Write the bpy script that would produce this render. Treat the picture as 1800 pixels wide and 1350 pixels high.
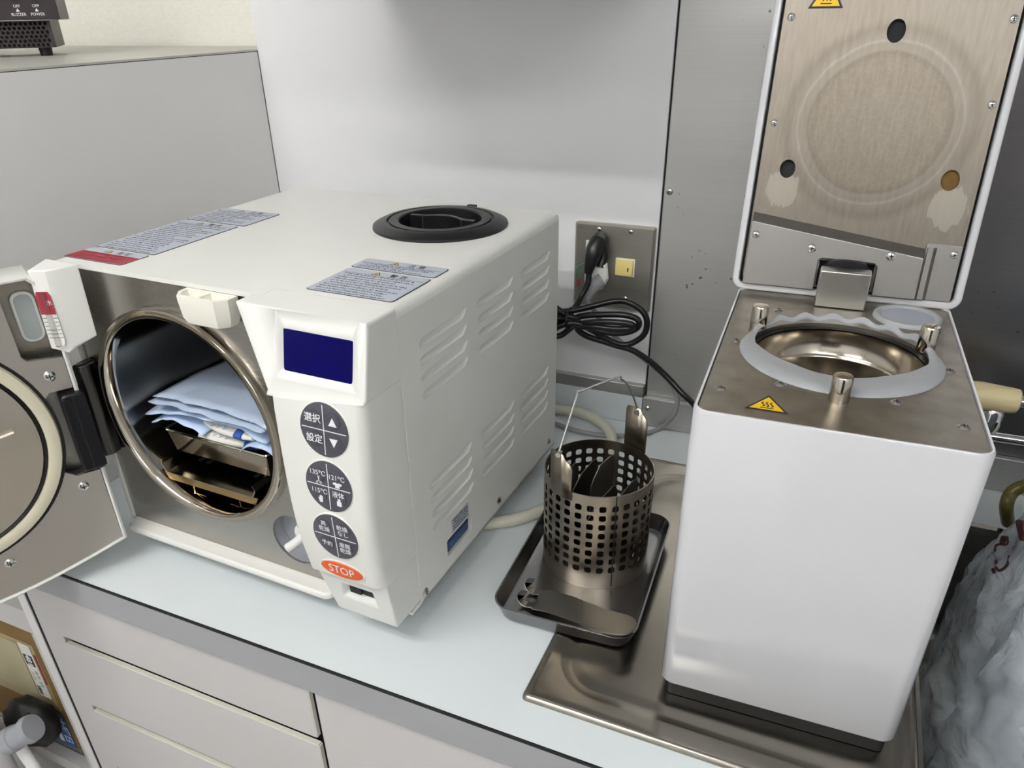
import bpy, bmesh, math, random
from math import sin, cos, pi, radians, sqrt
from mathutils import Vector, Matrix, Euler, noise
from mathutils.geometry import tessellate_polygon
from mathutils.bvhtree import BVHTree

scene = bpy.context.scene
for o in list(bpy.data.objects):
    bpy.data.objects.remove(o)
COL = scene.collection
random.seed(7)

# ------------------------------------------------------------------ camera
# worktop surface is z = 0, back wall is y = 0, floor is z = -0.85 (metres)
FPX, PX, PY = 1319.326, 884.2, 760.4
CAM = Vector((.2608, -1.1533, .6369))
PIT, YAW, ROL = -.5154, .4241, -.0191
fwd = Vector((-sin(YAW)*cos(PIT), cos(YAW)*cos(PIT), sin(PIT)))
rgt = Vector((cos(YAW), sin(YAW), 0))
upv = rgt.cross(fwd)
rgt, upv = rgt*cos(ROL) + upv*sin(ROL), -rgt*sin(ROL) + upv*cos(ROL)
cam_d = bpy.data.cameras.new('camera')
cam = bpy.data.objects.new('camera', cam_d)
COL.objects.link(cam)
cam.matrix_world = Matrix(((rgt.x, upv.x, -fwd.x, CAM.x), (rgt.y, upv.y, -fwd.y, CAM.y), (rgt.z, upv.z, -fwd.z, CAM.z), (0, 0, 0, 1)))
cam_d.sensor_width = 36.0
cam_d.sensor_fit = 'HORIZONTAL'
cam_d.lens = FPX/1800*36
cam_d.shift_x = -(PX-900)/1800
cam_d.shift_y = (PY-675)/1800
cam_d.clip_start = .01
scene.camera = cam

def ray(u, v):
    return fwd + rgt*((u-PX)/FPX) + upv*((PY-v)/FPX)
def onY(u, v, y):                     # point of the pixel's ray on the plane y
    d = ray(u, v); return CAM + d*((y-CAM.y)/d.y)
def onZ(u, v, z):
    d = ray(u, v); return CAM + d*((z-CAM.z)/d.z)

# ------------------------------------------------------------------ world, light, exposure
world = bpy.data.worlds.new('world')
scene.world = world
world.use_nodes = True
world.node_tree.nodes['Background'].inputs[0].default_value = (.80, .85, .9, 1)
world.node_tree.nodes['Background'].inputs[1].default_value = .12
scene.view_settings.view_transform = 'Standard'
scene.view_settings.look = 'None'
scene.view_settings.gamma = 1
scene.view_settings.use_curve_mapping = False
scene.view_settings.exposure = 0.17
LAMP_A, FILL_B, FILL_C = 46.0, 8.0, 28.0   # emission of the ceiling tubes: counter, then added fill far left and far right

# ------------------------------------------------------------------ materials
MATS = {}
def lin(c):
    return tuple(((x/255)/12.92 if x/255 <= .04045 else ((x/255+.055)/1.055)**2.4) for x in c) + (1,)
def mat(name, rgb, rough=.5, metal=0., spec=.5, var=0., vscale=20., bump=0., bscale=200., stretch=(1, 1, 1), coat=0., trans=0., emit=None, estr=0., ior=1.45, rvar=0., alpha=1.):
    if name in MATS: return MATS[name]
    m = bpy.data.materials.new(name); m.use_nodes = True
    nt = m.node_tree; b = nt.nodes['Principled BSDF']
    c = lin(rgb)
    b.inputs['Base Color'].default_value = c
    b.inputs['Roughness'].default_value = rough
    b.inputs['Metallic'].default_value = metal
    b.inputs['Specular IOR Level'].default_value = spec
    b.inputs['IOR'].default_value = ior
    b.inputs['Coat Weight'].default_value = coat
    b.inputs['Coat Roughness'].default_value = .08
    b.inputs['Transmission Weight'].default_value = trans
    b.inputs['Alpha'].default_value = alpha
    if emit: 
        b.inputs['Emission Color'].default_value = lin(emit); b.inputs['Emission Strength'].default_value = estr
    if var or bump or rvar:
        tc = nt.nodes.new('ShaderNodeTexCoord'); mp = nt.nodes.new('ShaderNodeMapping')
        mp.inputs['Scale'].default_value = stretch
        nt.links.new(tc.outputs['Object'], mp.inputs['Vector'])
    if var:
        n = nt.nodes.new('ShaderNodeTexNoise'); n.inputs['Scale'].default_value = vscale; n.inputs['Detail'].default_value = 6
        nt.links.new(mp.outputs[0], n.inputs['Vector'])
        r = nt.nodes.new('ShaderNodeValToRGB')
        r.color_ramp.elements[0].position = .3; r.color_ramp.elements[1].position = .7
        r.color_ramp.elements[0].color = tuple(x*(1-var) for x in c[:3]) + (1,)
        r.color_ramp.elements[1].color = tuple(min(1, x*(1+var*.6)) for x in c[:3]) + (1,)
        nt.links.new(n.outputs['Fac'], r.inputs['Fac']); nt.links.new(r.outputs['Color'], b.inputs['Base Color'])
    if bump or rvar:
        n2 = nt.nodes.new('ShaderNodeTexNoise'); n2.inputs['Scale'].default_value = bscale; n2.inputs['Detail'].default_value = 3
        nt.links.new(mp.outputs[0], n2.inputs['Vector'])
    if bump:
        bp = nt.nodes.new('ShaderNodeBump'); bp.inputs['Strength'].default_value = bump; bp.inputs['Distance'].default_value = .001
        nt.links.new(n2.outputs['Fac'], bp.inputs['Height']); nt.links.new(bp.outputs['Normal'], b.inputs['Normal'])
    if rvar:
        mr = nt.nodes.new('ShaderNodeMapRange'); mr.inputs['To Min'].default_value = max(.02, rough-rvar); mr.inputs['To Max'].default_value = rough+rvar
        nt.links.new(n2.outputs['Fac'], mr.inputs['Value']); nt.links.new(mr.outputs[0], b.inputs['Roughness'])
    MATS[name] = m
    return m
def brushed(name, rgb, rough, stretch, var=.03, vscale=10, bump=.03, rvar=.05):
    return mat(name, rgb, rough, 1.0, var=var, vscale=vscale, bump=bump, bscale=40, stretch=tuple(x*4 if x > 10 else x for x in stretch), rvar=rvar)

M_laminate = mat('white laminate', (240, 240, 241), .22, var=.015, vscale=3)
M_paper = mat('woven wallpaper', (246, 243, 232), .85, var=.04, vscale=90, bump=.35, bscale=130, stretch=(1, 1, 2.2))
M_tallside = mat('grey white cabinet board', (234, 232, 230), .38, var=.03, vscale=2)
M_talltop = mat('grey laminate top', (190, 188, 180), .35, var=.06, vscale=14)
M_black_line = mat('black joint', (22, 22, 26), .6)
M_counter = mat('pale blue grey laminate', (220, 227, 229), .33, var=.02, vscale=9, bump=.03, bscale=900)
M_band = mat('grey aluminium edge band', (160, 161, 164), .38, metal=0, var=.04, vscale=4, stretch=(1, 1, 1))
M_cab = mat('white cabinet laminate', (203, 200, 199), .42, var=.015, vscale=4)
M_edge = mat('cream board edge', (226, 222, 208), .5, var=.05, vscale=60)
M_dark = mat('dark seam and cavity shade', (14, 14, 16), .7)  # near-black for seams and for painted shade inside gaps and openings
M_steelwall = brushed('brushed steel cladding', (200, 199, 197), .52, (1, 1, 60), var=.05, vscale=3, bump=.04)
def spots(m, scale, amount, c):
    nt = m.node_tree; b = nt.nodes['Principled BSDF']; src = b.inputs['Base Color'].links[0].from_socket
    tc = nt.nodes.new('ShaderNodeTexCoord'); v = nt.nodes.new('ShaderNodeTexVoronoi'); v.inputs['Scale'].default_value = scale
    n = nt.nodes.new('ShaderNodeTexNoise'); n.inputs['Scale'].default_value = 9
    nt.links.new(tc.outputs['Object'], v.inputs['Vector']); nt.links.new(tc.outputs['Object'], n.inputs['Vector'])
    a = nt.nodes.new('ShaderNodeMapRange'); a.inputs['From Min'].default_value = .12; a.inputs['From Max'].default_value = .16; a.inputs['To Min'].default_value = 1; a.inputs['To Max'].default_value = 0
    g = nt.nodes.new('ShaderNodeMapRange'); g.inputs['From Min'].default_value = .57; g.inputs['From Max'].default_value = .63; g.inputs['To Max'].default_value = amount
    nt.links.new(v.outputs['Distance'], a.inputs['Value']); nt.links.new(n.outputs['Fac'], g.inputs['Value'])
    mu = nt.nodes.new('ShaderNodeMath'); mu.operation = 'MULTIPLY'; nt.links.new(a.outputs[0], mu.inputs[0]); nt.links.new(g.outputs[0], mu.inputs[1])
    mx = nt.nodes.new('ShaderNodeMix'); mx.data_type = 'RGBA'; nt.links.new(mu.outputs[0], mx.inputs[0]); nt.links.new(src, mx.inputs[6]); mx.inputs[7].default_value = lin(c)
    nt.links.new(mx.outputs[2], b.inputs['Base Color'])
spots(M_steelwall, 75, .7, (60, 58, 56))
M_steelwall_refl = brushed('smooth steel with painted dark reflection', (150, 148, 150), .30, (1, 1, 60), var=.05, vscale=3, bump=.03)  # same steel wall, its dark reflection painted into a darker base colour
spots(M_steelwall_refl, 70, .6, (50, 48, 48))
M_alu = brushed('brushed aluminium', (190, 190, 188), .36, (40, 1, 1))
M_defl = brushed('grey brushed cover steel', (150, 147, 144), .40, (40, 2, 2))
M_steel = brushed('brushed stainless steel', (172, 169, 165), .26, (2, 2, 60))
M_steelplate = mat('worn satin steel plate', (156, 150, 139), .36, 1.0, var=.22, vscale=38, bump=.05, bscale=500, rvar=.08)
M_mirror = mat('polished stainless steel', (196, 188, 176), .09, 1.0, var=.05, vscale=12)
M_chamber = mat('polished chamber steel', (168, 160, 148), .14, 1.0, var=.12, vscale=6, rvar=.05, bscale=20)
M_chrome = mat('chrome', (225, 225, 226), .06, 1.0)
M_screw = mat('screw steel', (205, 203, 200), .2, 1.0)
M_enamel = mat('warm white enamel', (225, 225, 220), .32, var=.008, vscale=30, bump=.02, bscale=1500)
M_gloss = mat('glossy white enamel', (206, 206, 209), .13, coat=.5)
M_plastic = mat('white plastic', (232, 231, 226), .38)
M_cream = mat('cream silicone', (214, 207, 184), .42, var=.04, vscale=30)
M_ivory = mat('ivory plastic', (238, 235, 224), .4)
M_black = mat('black plastic', (20, 20, 22), .35)
M_blackgloss = mat('black glossy plate', (30, 30, 34), .08, .6)
M_rubber = mat('black rubber', (13, 13, 14), .5)
M_cord = mat('black cord sheath', (15, 15, 17), .33, bump=.05, bscale=400)
M_greycord = mat('grey cord sheath', (150, 150, 152), .45)
M_hose = mat('cream hose', (216, 213, 196), .42)
M_silicone = mat('grey silicone', (160, 162, 165), .48, var=.04, vscale=40)
M_label = mat('blue grey label', (176, 182, 194), .45)
M_labelred = mat('dark red print', (150, 42, 58), .5)
M_ink = mat('dark print', (38, 38, 48), .6)
M_whiteink = mat('white print', (232, 232, 236), .6)
M_yellow = mat('yellow print', (236, 190, 30), .5)
M_btn = mat('dark grey keypad', (74, 73, 82), .33)
M_btn2 = mat('dark grey key', (70, 69, 78), .36)
M_orange = mat('orange key', (222, 92, 40), .38)
M_lcd = mat('blue display glass', (5, 2, 76), .14, spec=.12)
M_pouch = mat('pale blue paper pouch', (186, 206, 236), .42, var=.05, vscale=25)
M_pouchfilm = mat('grey blue film pouch', (176, 190, 212), .25, var=.06, vscale=20)
M_pouchprint = mat('blue print', (46, 82, 158), .5)
M_pack = mat('white printed packet', (226, 224, 214), .4)
M_gold = mat('gold tinted steel', (176, 150, 104), .14, 1.0, var=.1, vscale=15)
M_dsteel = brushed('dark satin steel', (142, 139, 134), .32, (2, 60, 2))
M_basket = brushed('satin basket steel', (158, 148, 134), .30, (2, 2, 30), var=.05)
M_tray = mat('dull tray steel', (158, 158, 160), .26, 1.0, var=.04, vscale=14, rvar=.03, bscale=60)
M_sink = mat('worn sink steel', (152, 147, 138), .22, 1.0, var=.10, vscale=14, rvar=.07, bscale=16, bump=.02)
M_beige = mat('beige plastic', (221, 205, 160), .38)
M_switch = mat('yellowed ivory switch', (232, 212, 136), .4)
M_olive = mat('olive braided hose', (112, 104, 52), .3, var=.25, vscale=120)
M_green = mat('green wire', (62, 122, 92), .45)
M_redp = mat('red sleeve', (160, 60, 58), .5)
M_cardboard = mat('brown cardboard', (134, 106, 62), .75, var=.12, vscale=14)
M_tape = mat('tan packing tape', (170, 154, 112), .3, var=.06, vscale=20)
M_kraft = mat('pale kraft paper', (186, 178, 148), .7, var=.08, vscale=12)
M_whitelabel = mat('white label', (232, 230, 224), .55)
M_bluelabel = mat('blue label', (44, 92, 176), .5)
M_paleg = mat('pale green carton', (196, 208, 190), .6)
M_teal = mat('teal print', (40, 90, 96), .6)
M_tank = mat('milky white tank plastic', (228, 226, 226), .4)
M_capgrey = mat('grey cap plastic', (158, 160, 166), .45)
M_brass = mat('brass mesh', (104, 82, 46), .4, .9, bump=.6, bscale=1500)
M_device = mat('dark brown metal', (52, 44, 46), .42, .3)
M_bluehandle = mat('navy plastic', (46, 72, 112), .4)
M_ceiling = mat('white ceiling', (240, 240, 238), .9)
M_roomwall = mat('off white room wall', (230, 231, 232), .8)
M_added_door = mat('added dark brown door', (58, 50, 46), .6)  # only for the added door behind the viewer
M_floor = mat('pale vinyl floor', (196, 194, 190), .45, var=.1, vscale=8)
M_lamp = mat('lamp diffuser A', (255, 255, 255), .5, emit=(254, 253, 251), estr=LAMP_A)
M_fill_b = mat('fill tube B', (255, 255, 255), .5, emit=(252, 253, 254), estr=FILL_B)
M_fill_c = mat('fill tube C', (255, 255, 255), .5, emit=(252, 253, 254), estr=FILL_C)
M_window = mat('sight glass', (235, 236, 234), .03, trans=.95, ior=1.2)
M_clearcap = mat('pale grey glass', (170, 176, 174), .15)

# ------------------------------------------------------------------ mesh helpers
def box(bm, x0, x1, y0, y1, z0, z1):
    v = [bm.verts.new((x, y, z)) for z in (z0, z1) for y in (y0, y1) for x in (x0, x1)]
    for f in ((0, 2, 3, 1), (4, 5, 7, 6), (0, 1, 5, 4), (2, 6, 7, 3), (0, 4, 6, 2), (1, 3, 7, 5)):
        bm.faces.new([v[i] for i in f])
    return v
AX = {'z': lambda a, b, h: (a, b, h), 'y': lambda a, b, h: (a, h, b), 'x': lambda a, b, h: (h, a, b)}
def plate(bm, outer, holes, h0, h1, axis='z'):
    P = AX[axis]; loops = [outer] + list(holes)
    flat = [p for l in loops for p in l]
    A = [bm.verts.new(P(a, b, h0)) for a, b in flat]
    B = [bm.verts.new(P(a, b, h1)) for a, b in flat]
    for t in tessellate_polygon([[Vector((a, b, 0)) for a, b in l] for l in loops]):
        try:
            bm.faces.new([A[i] for i in t]); bm.faces.new([B[i] for i in reversed(t)])
        except ValueError: pass
    k = 0
    for l in loops:
        n = len(l)
        for i in range(n):
            a, b = k+i, k+(i+1) % n
            bm.faces.new((A[a], A[b], B[b], B[a]))
        k += n
def prism(bm, pts, h0, h1, axis='z'):
    P = AX[axis]
    A = [bm.verts.new(P(a, b, h0)) for a, b in pts]; B = [bm.verts.new(P(a, b, h1)) for a, b in pts]
    n = len(pts)
    bm.faces.new(list(reversed(A))); bm.faces.new(B)
    for i in range(n): bm.faces.new((A[i], A[(i+1) % n], B[(i+1) % n], B[i]))
def loft(bm, loops, cap0=False, cap1=False, closed=True):
    R = [[bm.verts.new(p) for p in l] for l in loops]
    n = len(loops[0])
    for a, b in zip(R, R[1:]):
        for i in range(n if closed else n-1):
            bm.faces.new((a[i], a[(i+1) % n], b[(i+1) % n], b[i]))
    if cap0: bm.faces.new(list(reversed(R[0])))
    if cap1: bm.faces.new(R[-1])
    return R
def rrect(x0, x1, y0, y1, r, n=5):
    out = []
    for cx, cy, a0 in ((x1-r, y1-r, 0), (x0+r, y1-r, 90), (x0+r, y0+r, 180), (x1-r, y0+r, 270)):
        for i in range(n+1):
            a = radians(a0+90*i/n); out.append((cx+r*cos(a), cy+r*sin(a)))
    return out
def ell(cx, cy, rx, ry=None, n=32, a0=0):
    ry = rx if ry is None else ry
    return [(cx+rx*cos(a0+2*pi*i/n), cy+ry*sin(a0+2*pi*i/n)) for i in range(n)]
def lathe(bm, prof, c=(0, 0, 0), axis='z', n=32, cap0=False, cap1=False):
    P = AX[axis]; c = Vector(c)
    loft(bm, [[c+Vector(P(r*cos(2*pi*i/n), r*sin(2*pi*i/n), h)) for i in range(n)] for r, h in prof], cap0, cap1)
def smooth_path(pts, k=6, closed=False):
    pts = [Vector(p) for p in pts]; n = len(pts); out = []
    rng = range(n) if closed else range(n-1)
    for i in rng:
        if closed: p0, p1, p2, p3 = pts[(i-1) % n], pts[i], pts[(i+1) % n], pts[(i+2) % n]
        else: p0, p1, p2, p3 = pts[max(i-1, 0)], pts[i], pts[i+1], pts[min(i+2, n-1)]
        for j in range(k):
            t = j/k
            out.append(.5*((2*p1)+(p2-p0)*t+(2*p0-5*p1+4*p2-p3)*t*t+(3*p1-p0-3*p2+p3)*t**3))
    if not closed: out.append(pts[-1])
    return out
def tube(bm, pts, r, n=10, closed=False, radii=None):
    pts = [Vector(p) for p in pts]; m = len(pts); loops = []; ref = None
    for i, p in enumerate(pts):
        if closed: t = pts[(i+1) % m]-pts[i-1]
        else: t = pts[min(i+1, m-1)]-pts[max(i-1, 0)]
        t.normalize()
        if ref is None:
            ref = t.cross(Vector((0, 0, 1)))
            if ref.length < .05: ref = t.cross(Vector((1, 0, 0)))
        ref = (ref - t*ref.dot(t)).normalized(); b = t.cross(ref)
        rr = radii[i] if radii else r
        loops.append([p+ref*(rr*cos(2*pi*j/n))+b*(rr*sin(2*pi*j/n)) for j in range(n)])
    if closed: loops.append(loops[0])
    loft(bm, loops, not closed, not closed)
def NB(): return bmesh.new()
def obj(name, bm, m, parent=None, smooth=40, bevel=0, seg=2, loc=None, rot=None, weld=False):
    if weld: bmesh.ops.remove_doubles(bm, verts=bm.verts, dist=1e-5)
    bmesh.ops.recalc_face_normals(bm, faces=bm.faces)
    me = bpy.data.meshes.new(name); bm.to_mesh(me); bm.free()
    return mobj(name, me, m, parent, smooth, bevel, seg, loc, rot)
def mobj(name, me, m, parent=None, smooth=40, bevel=0, seg=2, loc=None, rot=None):
    ms = m if isinstance(m, (list, tuple)) else [m]
    if not me.materials:
        for x in ms: me.materials.append(x)
    if smooth:
        me.shade_smooth(); me.set_sharp_from_angle(angle=radians(smooth))
    o = bpy.data.objects.new(name, me); COL.objects.link(o)
    if parent is not None: o.parent = parent
    if loc is not None: o.location = loc
    if rot is not None: o.rotation_euler = rot
    if bevel:
        b = o.modifiers.new('bevel', 'BEVEL'); b.width = bevel; b.segments = seg; b.limit_method = 'ANGLE'; b.angle_limit = radians(35)
        b.harden_normals = False
    return o
def bobj(name, dims, m, parent=None, bevel=0, **k):
    bm = NB(); box(bm, *dims); return obj(name, bm, m, parent, bevel=bevel, **k)
def tag(o, label, cat, group=None):
    o['label'] = label; o['category'] = cat
    if group: o['group'] = group
    return o
def struct(o, label=None):
    o['kind'] = 'structure'
    if label: o['label'] = label
    return o
def empty(name, loc=(0, 0, 0), rz=0, parent=None):
    o = bpy.data.objects.new(name, None); COL.objects.link(o); o.location = loc; o.rotation_euler = (0, 0, rz); o.empty_display_size = .02
    if parent: o.parent = parent
    return o
_tc = {}
def text_mesh(body, size, bold=0.0):
    key = (body, size, bold)
    if key in _tc: return _tc[key]
    c = bpy.data.curves.new('lettering', 'FONT'); c.body = body; c.size = size; c.align_x = 'CENTER'; c.align_y = 'CENTER'
    c.resolution_u = 3; c.offset = bold; c.space_line = 1.0
    o = bpy.data.objects.new('lettering', c); COL.objects.link(o)
    me = bpy.data.meshes.new_from_object(o.evaluated_get(bpy.context.evaluated_depsgraph_get()))
    bpy.data.objects.remove(o); bpy.data.curves.remove(c)
    me.materials.clear(); _tc[key] = me
    return me
def text(body, size, m, parent, loc, rot=(0, 0, 0), bold=0.0, name='lettering', sx=1):
    me = text_mesh(body, size, bold).copy()
    o = mobj(name, me, m, parent, 0, loc=loc, rot=rot); o.scale = (sx, 1, 1)
    return o
# one countersunk cross-head screw, shared
def _screw():
    bm = NB(); lathe(bm, [(1, 0), (1, .12), (.75, .34), (.3, .45)], n=16, cap1=True)
    n0 = len(bm.faces)
    box(bm, -.5, .5, -.09, .09, .36, .47); box(bm, -.09, .09, -.5, .5, .36, .47)
    bm.faces.ensure_lookup_table()
    for f in bm.faces[n0:]: f.material_index = 1
    bmesh.ops.recalc_face_normals(bm, faces=bm.faces)
    me = bpy.data.meshes.new('screw'); bm.to_mesh(me); bm.free()
    me.materials.append(M_screw); me.materials.append(M_dark)
    return me
SCREW = _screw()
def screw(parent, loc, r=.0045, rot=(0, 0, 0), name='screw'):
    o = mobj(name, SCREW, None, parent, 45, loc=loc, rot=rot); o.scale = (r, r, r); return o

# ------------------------------------------------------------------ the room
FL = -.85; CE = 1.65
struct(bobj('floor', (-1.9, 1.7, -3.3, .2, FL-.05, FL), M_floor))
struct(bobj('ceiling', (-1.9, 1.7, -3.3, .2, CE, CE+.05), M_ceiling))
struct(bobj('wall_left', (-1.95, -1.9, -3.3, .2, FL, CE), M_roomwall))
struct(bobj('wall_right', (1.7, 1.75, -3.3, .2, FL, CE), M_roomwall))
struct(bobj('wall_front', (-1.9, 1.7, -3.35, -3.3, FL, CE), M_roomwall))
d1 = struct(bobj('added_dark_door', (.38, 1.62, -3.299, -3.26, FL, 1.20), M_added_door), 'unseen dark brown door added behind the viewer to darken the steel reflection')  # unseen door, added so the steel cladding reflects something dark
struct(bobj('wall_back', (-1.9, 1.7, .12, .2, FL, CE), M_paper), 'cream woven wallpaper wall behind the tall cabinet')
struct(bobj('trim_1', (-.7093, .009, 0, .12, FL, CE), M_laminate, bevel=.001), 'glossy white laminate wall panel behind the worktop')
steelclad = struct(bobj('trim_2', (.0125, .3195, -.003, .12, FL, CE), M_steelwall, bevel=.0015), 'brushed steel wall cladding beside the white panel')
struct(bobj('trim_8', (.3200, 1.7, -.003, .12, FL, CE), M_steelwall_refl, bevel=.0015), 'smooth steel wall cladding behind the sink with a dark reflection put into its colour')
screw(steelclad, onY(1177, 337, -.003), .005, (pi/2, 0, 0))
struct(bobj('trim_3', (.009, .0125, .004, .12, FL, CE), M_black_line), 'dark joint between white panel and steel cladding')
struct(bobj('trim_4', (-.7093, .009, -.012, 0, .052, .073), M_alu, bevel=.001), 'brushed metal strip along the foot of the white panel')
struct(bobj('trim_5', (-.7093, .0085, -.012, 0, 0, .0515), M_counter), 'grey laminate upstand behind the worktop')
up = struct(bobj('trim_6', (.0095, 1.7, -.014, -.003, 0, .055), M_steelwall, bevel=.002), 'steel upstand below the steel cladding')
screw(up, onY(1138, 719, -.014), .0055, (pi/2, 0, 0))

def lamp(name, x, y, rz, m, label):
    e = empty(name, (x, y, CE), rz)
    tag(e, label, 'ceiling light', 'fluorescent ceiling lights')
    bobj('housing', (-.64, .64, -.20, .20, -.03, -.001), M_plastic, e, .005)
    for y_ in (-.12, .12):
        bm = NB(); tube(bm, [(-.60, y_, -.052), (.60, y_, -.052)], .019, 12); obj('tube', bm, m, e)
lamp('ceiling_light', -.50, -1.60, 0, M_lamp, 'twin tube ceiling light nearest the counter')
lamp('ceiling_light', -.75, -2.75, 0, M_fill_b, 'twin tube fill light added at the far left of the room')  # lamp added as weak fill from the rear
lamp('ceiling_light', 1.0, -2.35, 0, M_fill_c, 'twin tube fill light added at the far right of the room')  # lamp added as fill for the sides that face right
# wall cupboards above the worktop (their underside shades the white panel)
wc = empty('wall_cupboard', (0, 0, .695)); tag(wc, 'white wall cupboard hung over the worktop above the frame', 'cupboard')
bobj('body', (-.46, .008, -.40, -.001, 0, .70), M_cab, wc, .002)
for x0, x1 in ((-.458, -.227), (-.224, .005)): bobj('door', (x0, x1, -.42, -.401, .003, .69), M_cab, wc, .002)

# ------------------------------------------------------------------ worktop and cabinets below
ct = empty('worktop', (0, -.69, -.03)); tag(ct, 'pale grey laminate worktop carrying the two sterilizers', 'worktop')
ct.location = (0, 0, 0)
bm = NB()
plate(bm, [(-.7085, -.690), (1.6, -.690), (1.6, -.0125), (-.7085, -.0125)], [[(.4295, -.6095), (.93, -.6095), (.93, -.1335), (.4295, -.1335)]], -.03, 0)
obj('top', bm, M_counter, ct)
bobj('edge_seam', (-.7085, 1.6, -.6925, -.6902, -.003, .0002), M_black_line, ct)
bobj('edge_band', (-.7085, 1.6, -.6925, -.6902, -.047, -.0031), M_band, ct)

du = empty('drawer_unit', (-.4, -.67, FL)); tag(du, 'white drawer unit under the left end of the worktop', 'drawer unit')
du.location = (0, 0, 0)
bm = NB()
box(bm, -.7060, -.660, -.681, -.02, FL, -.031); box(bm, -.212, -.2002, -.655, -.02, FL, -.031); box(bm, -.660, -.212, -.04, -.02, FL, -.031)
obj('carcass', bm, M_cab, du, bevel=.001)
for i, (z0, z1) in enumerate(((-.143, -.050), (-.287, -.158), (-.432, -.301), (-.62, -.446), (-.80, -.634))):
    d = bobj('drawer', (-.6565, -.2105, -.684, -.6772, z0, z1), M_cab, du, .0006)
    bobj('top_edge', (-.6560, -.2110, -.6835, -.6774, z1, z1+.0010), M_edge, d)
    bobj('side_edge', (-.2104, -.2094, -.6835, -.6774, z0+.001, z1-.001), M_edge, d)
struct(bobj('trim_7', (-.7092, -.7062, -.6818, -.02, FL, -.031), M_black_line), 'dark joint between tall cabinet and drawer unit')
bobj('gap_shade', (-.6590, -.2130, -.672, -.668, FL, -.032), M_dark, du)  # dark sheet standing in for the shade behind the drawer gaps
cu = empty('base_cupboard', (0, 0, 0)); tag(cu, 'white base cupboard under the sink end of the worktop', 'cupboard')
bm = NB(); box(bm, -.1995, 1.6, -.66, -.645, FL, -.031)
obj('carcass', bm, M_cab, cu)
for x0, x1 in ((-.2005, .262), (.268, .73), (.736, 1.2)):
    bobj('door', (x0, x1, -.684, -.661, -.80, -.050), M_cab, cu, .001)

tc_ = empty('tall_cabinet', (0, 0, 0)); tag(tc_, 'tall grey white cabinet left of the worktop with open shelves below', 'cabinet')
bobj('side_panel', (-.7285, -.7095, -.683, -.001, FL, .5775), M_tallside, tc_)
bobj('side_panel', (-1.42, -1.40, -.683, .115, FL, .5775), M_tallside, tc_)
bobj('top_panel', (-1.42, -.7095, -.683, .115, .5785, .5812), M_talltop, tc_)
bobj('top_seam', (-1.42, -.7098, -.6895, .115, .5775, .5785), M_black_line, tc_)
bobj('back_panel', (-1.40, -.7286, .10, .115, FL, .5775), M_tallside, tc_)
bobj('front_panel', (-1.40, -.7286, -.683, -.672, -.050, .5775), M_tallside, tc_)
bobj('rail', (-1.40, -.7286, -.683, -.665, -.168, -.122), M_cab, tc_)
bobj('shelf', (-1.40, -.7286, -.66, .09, -.15, -.135), M_cab, tc_)
bobj('rail', (-1.40, -.7286, -.683, -.665, -.520, -.492), M_cab, tc_)
bobj('shelf', (-1.40, -.7286, -.66, .09, -.515, -.50), M_cab, tc_)
bobj('stile', (-.7350, -.7286, -.683, -.665, -.49, -.170), M_cab, tc_)

# things in the open shelves
cb = empty('cardboard_box', (0, 0, 0)); tag(cb, 'brown taped cardboard box in the lower opening of the tall cabinet', 'box')
bobj('carton', (-1.15, -.775, -.66, -.35, -.4915, -.20), M_cardboard, cb, .003)
bobj('tape', (-1.14, -.797, -.6606, -.6601, -.395, -.240), M_tape, cb)
bobj('kraft_sheet', (-1.13, -.838, -.6612, -.6606, -.372, -.252), M_kraft, cb)
ba = bobj('barcode_label', (-.8320, -.8050, -.6618, -.6612, -.366, -.244), M_whitelabel, cb)
bobj('black_field', (-.8300, -.8090, -.6621, -.6618, -.292, -.268), M_ink, ba)
text('481', .0170, M_whiteink, ba, (-.8195, -.6625, -.280), (pi/2, radians(90), 0), .0006)
text('05 01  31R', .0085, M_ink, ba, (-.8145, -.6622, -.322), (pi/2, radians(90), 0), .0001)
text('(IN)18 R0', .0050, M_ink, ba, (-.8255, -.6622, -.318), (pi/2, radians(90), 0), 0)
rnd = random.Random(3)
bm = NB(); z = -.342
while z > -.363:
    w = rnd.choice((.0006, .0012, .002)); box(bm, -.8300, -.8220, -.6621, -.6618, z-w, z); z -= w+rnd.choice((.0008, .0016))
obj('barcode', bm, M_ink, ba)
bobj('red_mark', (-.8030, -.7990, -.6612, -.6606, -.330, -.262), M_labelred, cb)
bl = bobj('blue_label', (-.8480, -.7960, -.6618, -.6612, -.486, -.402), M_bluelabel, cb)
text('土曜日', .0225, M_whiteink, bl, (-.8080, -.6622, -.444), (pi/2, radians(90), 0), .0004)
bobj('white_strip', (-.8320, -.8220, -.6622, -.6618, -.480, -.410), M_whitelabel, bl)
pg = empty('green_carton', (0, 0, 0)); tag(pg, 'pale green carton on the upper open shelf of the tall cabinet', 'box')
bobj('carton', (-1.05, -.752, -.655, -.45, -.1345, -.066), M_paleg, pg, .002)
bobj('teal_print', (-.83, -.775, -.6556, -.6551, -.094, -.086), M_teal, pg)

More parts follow.
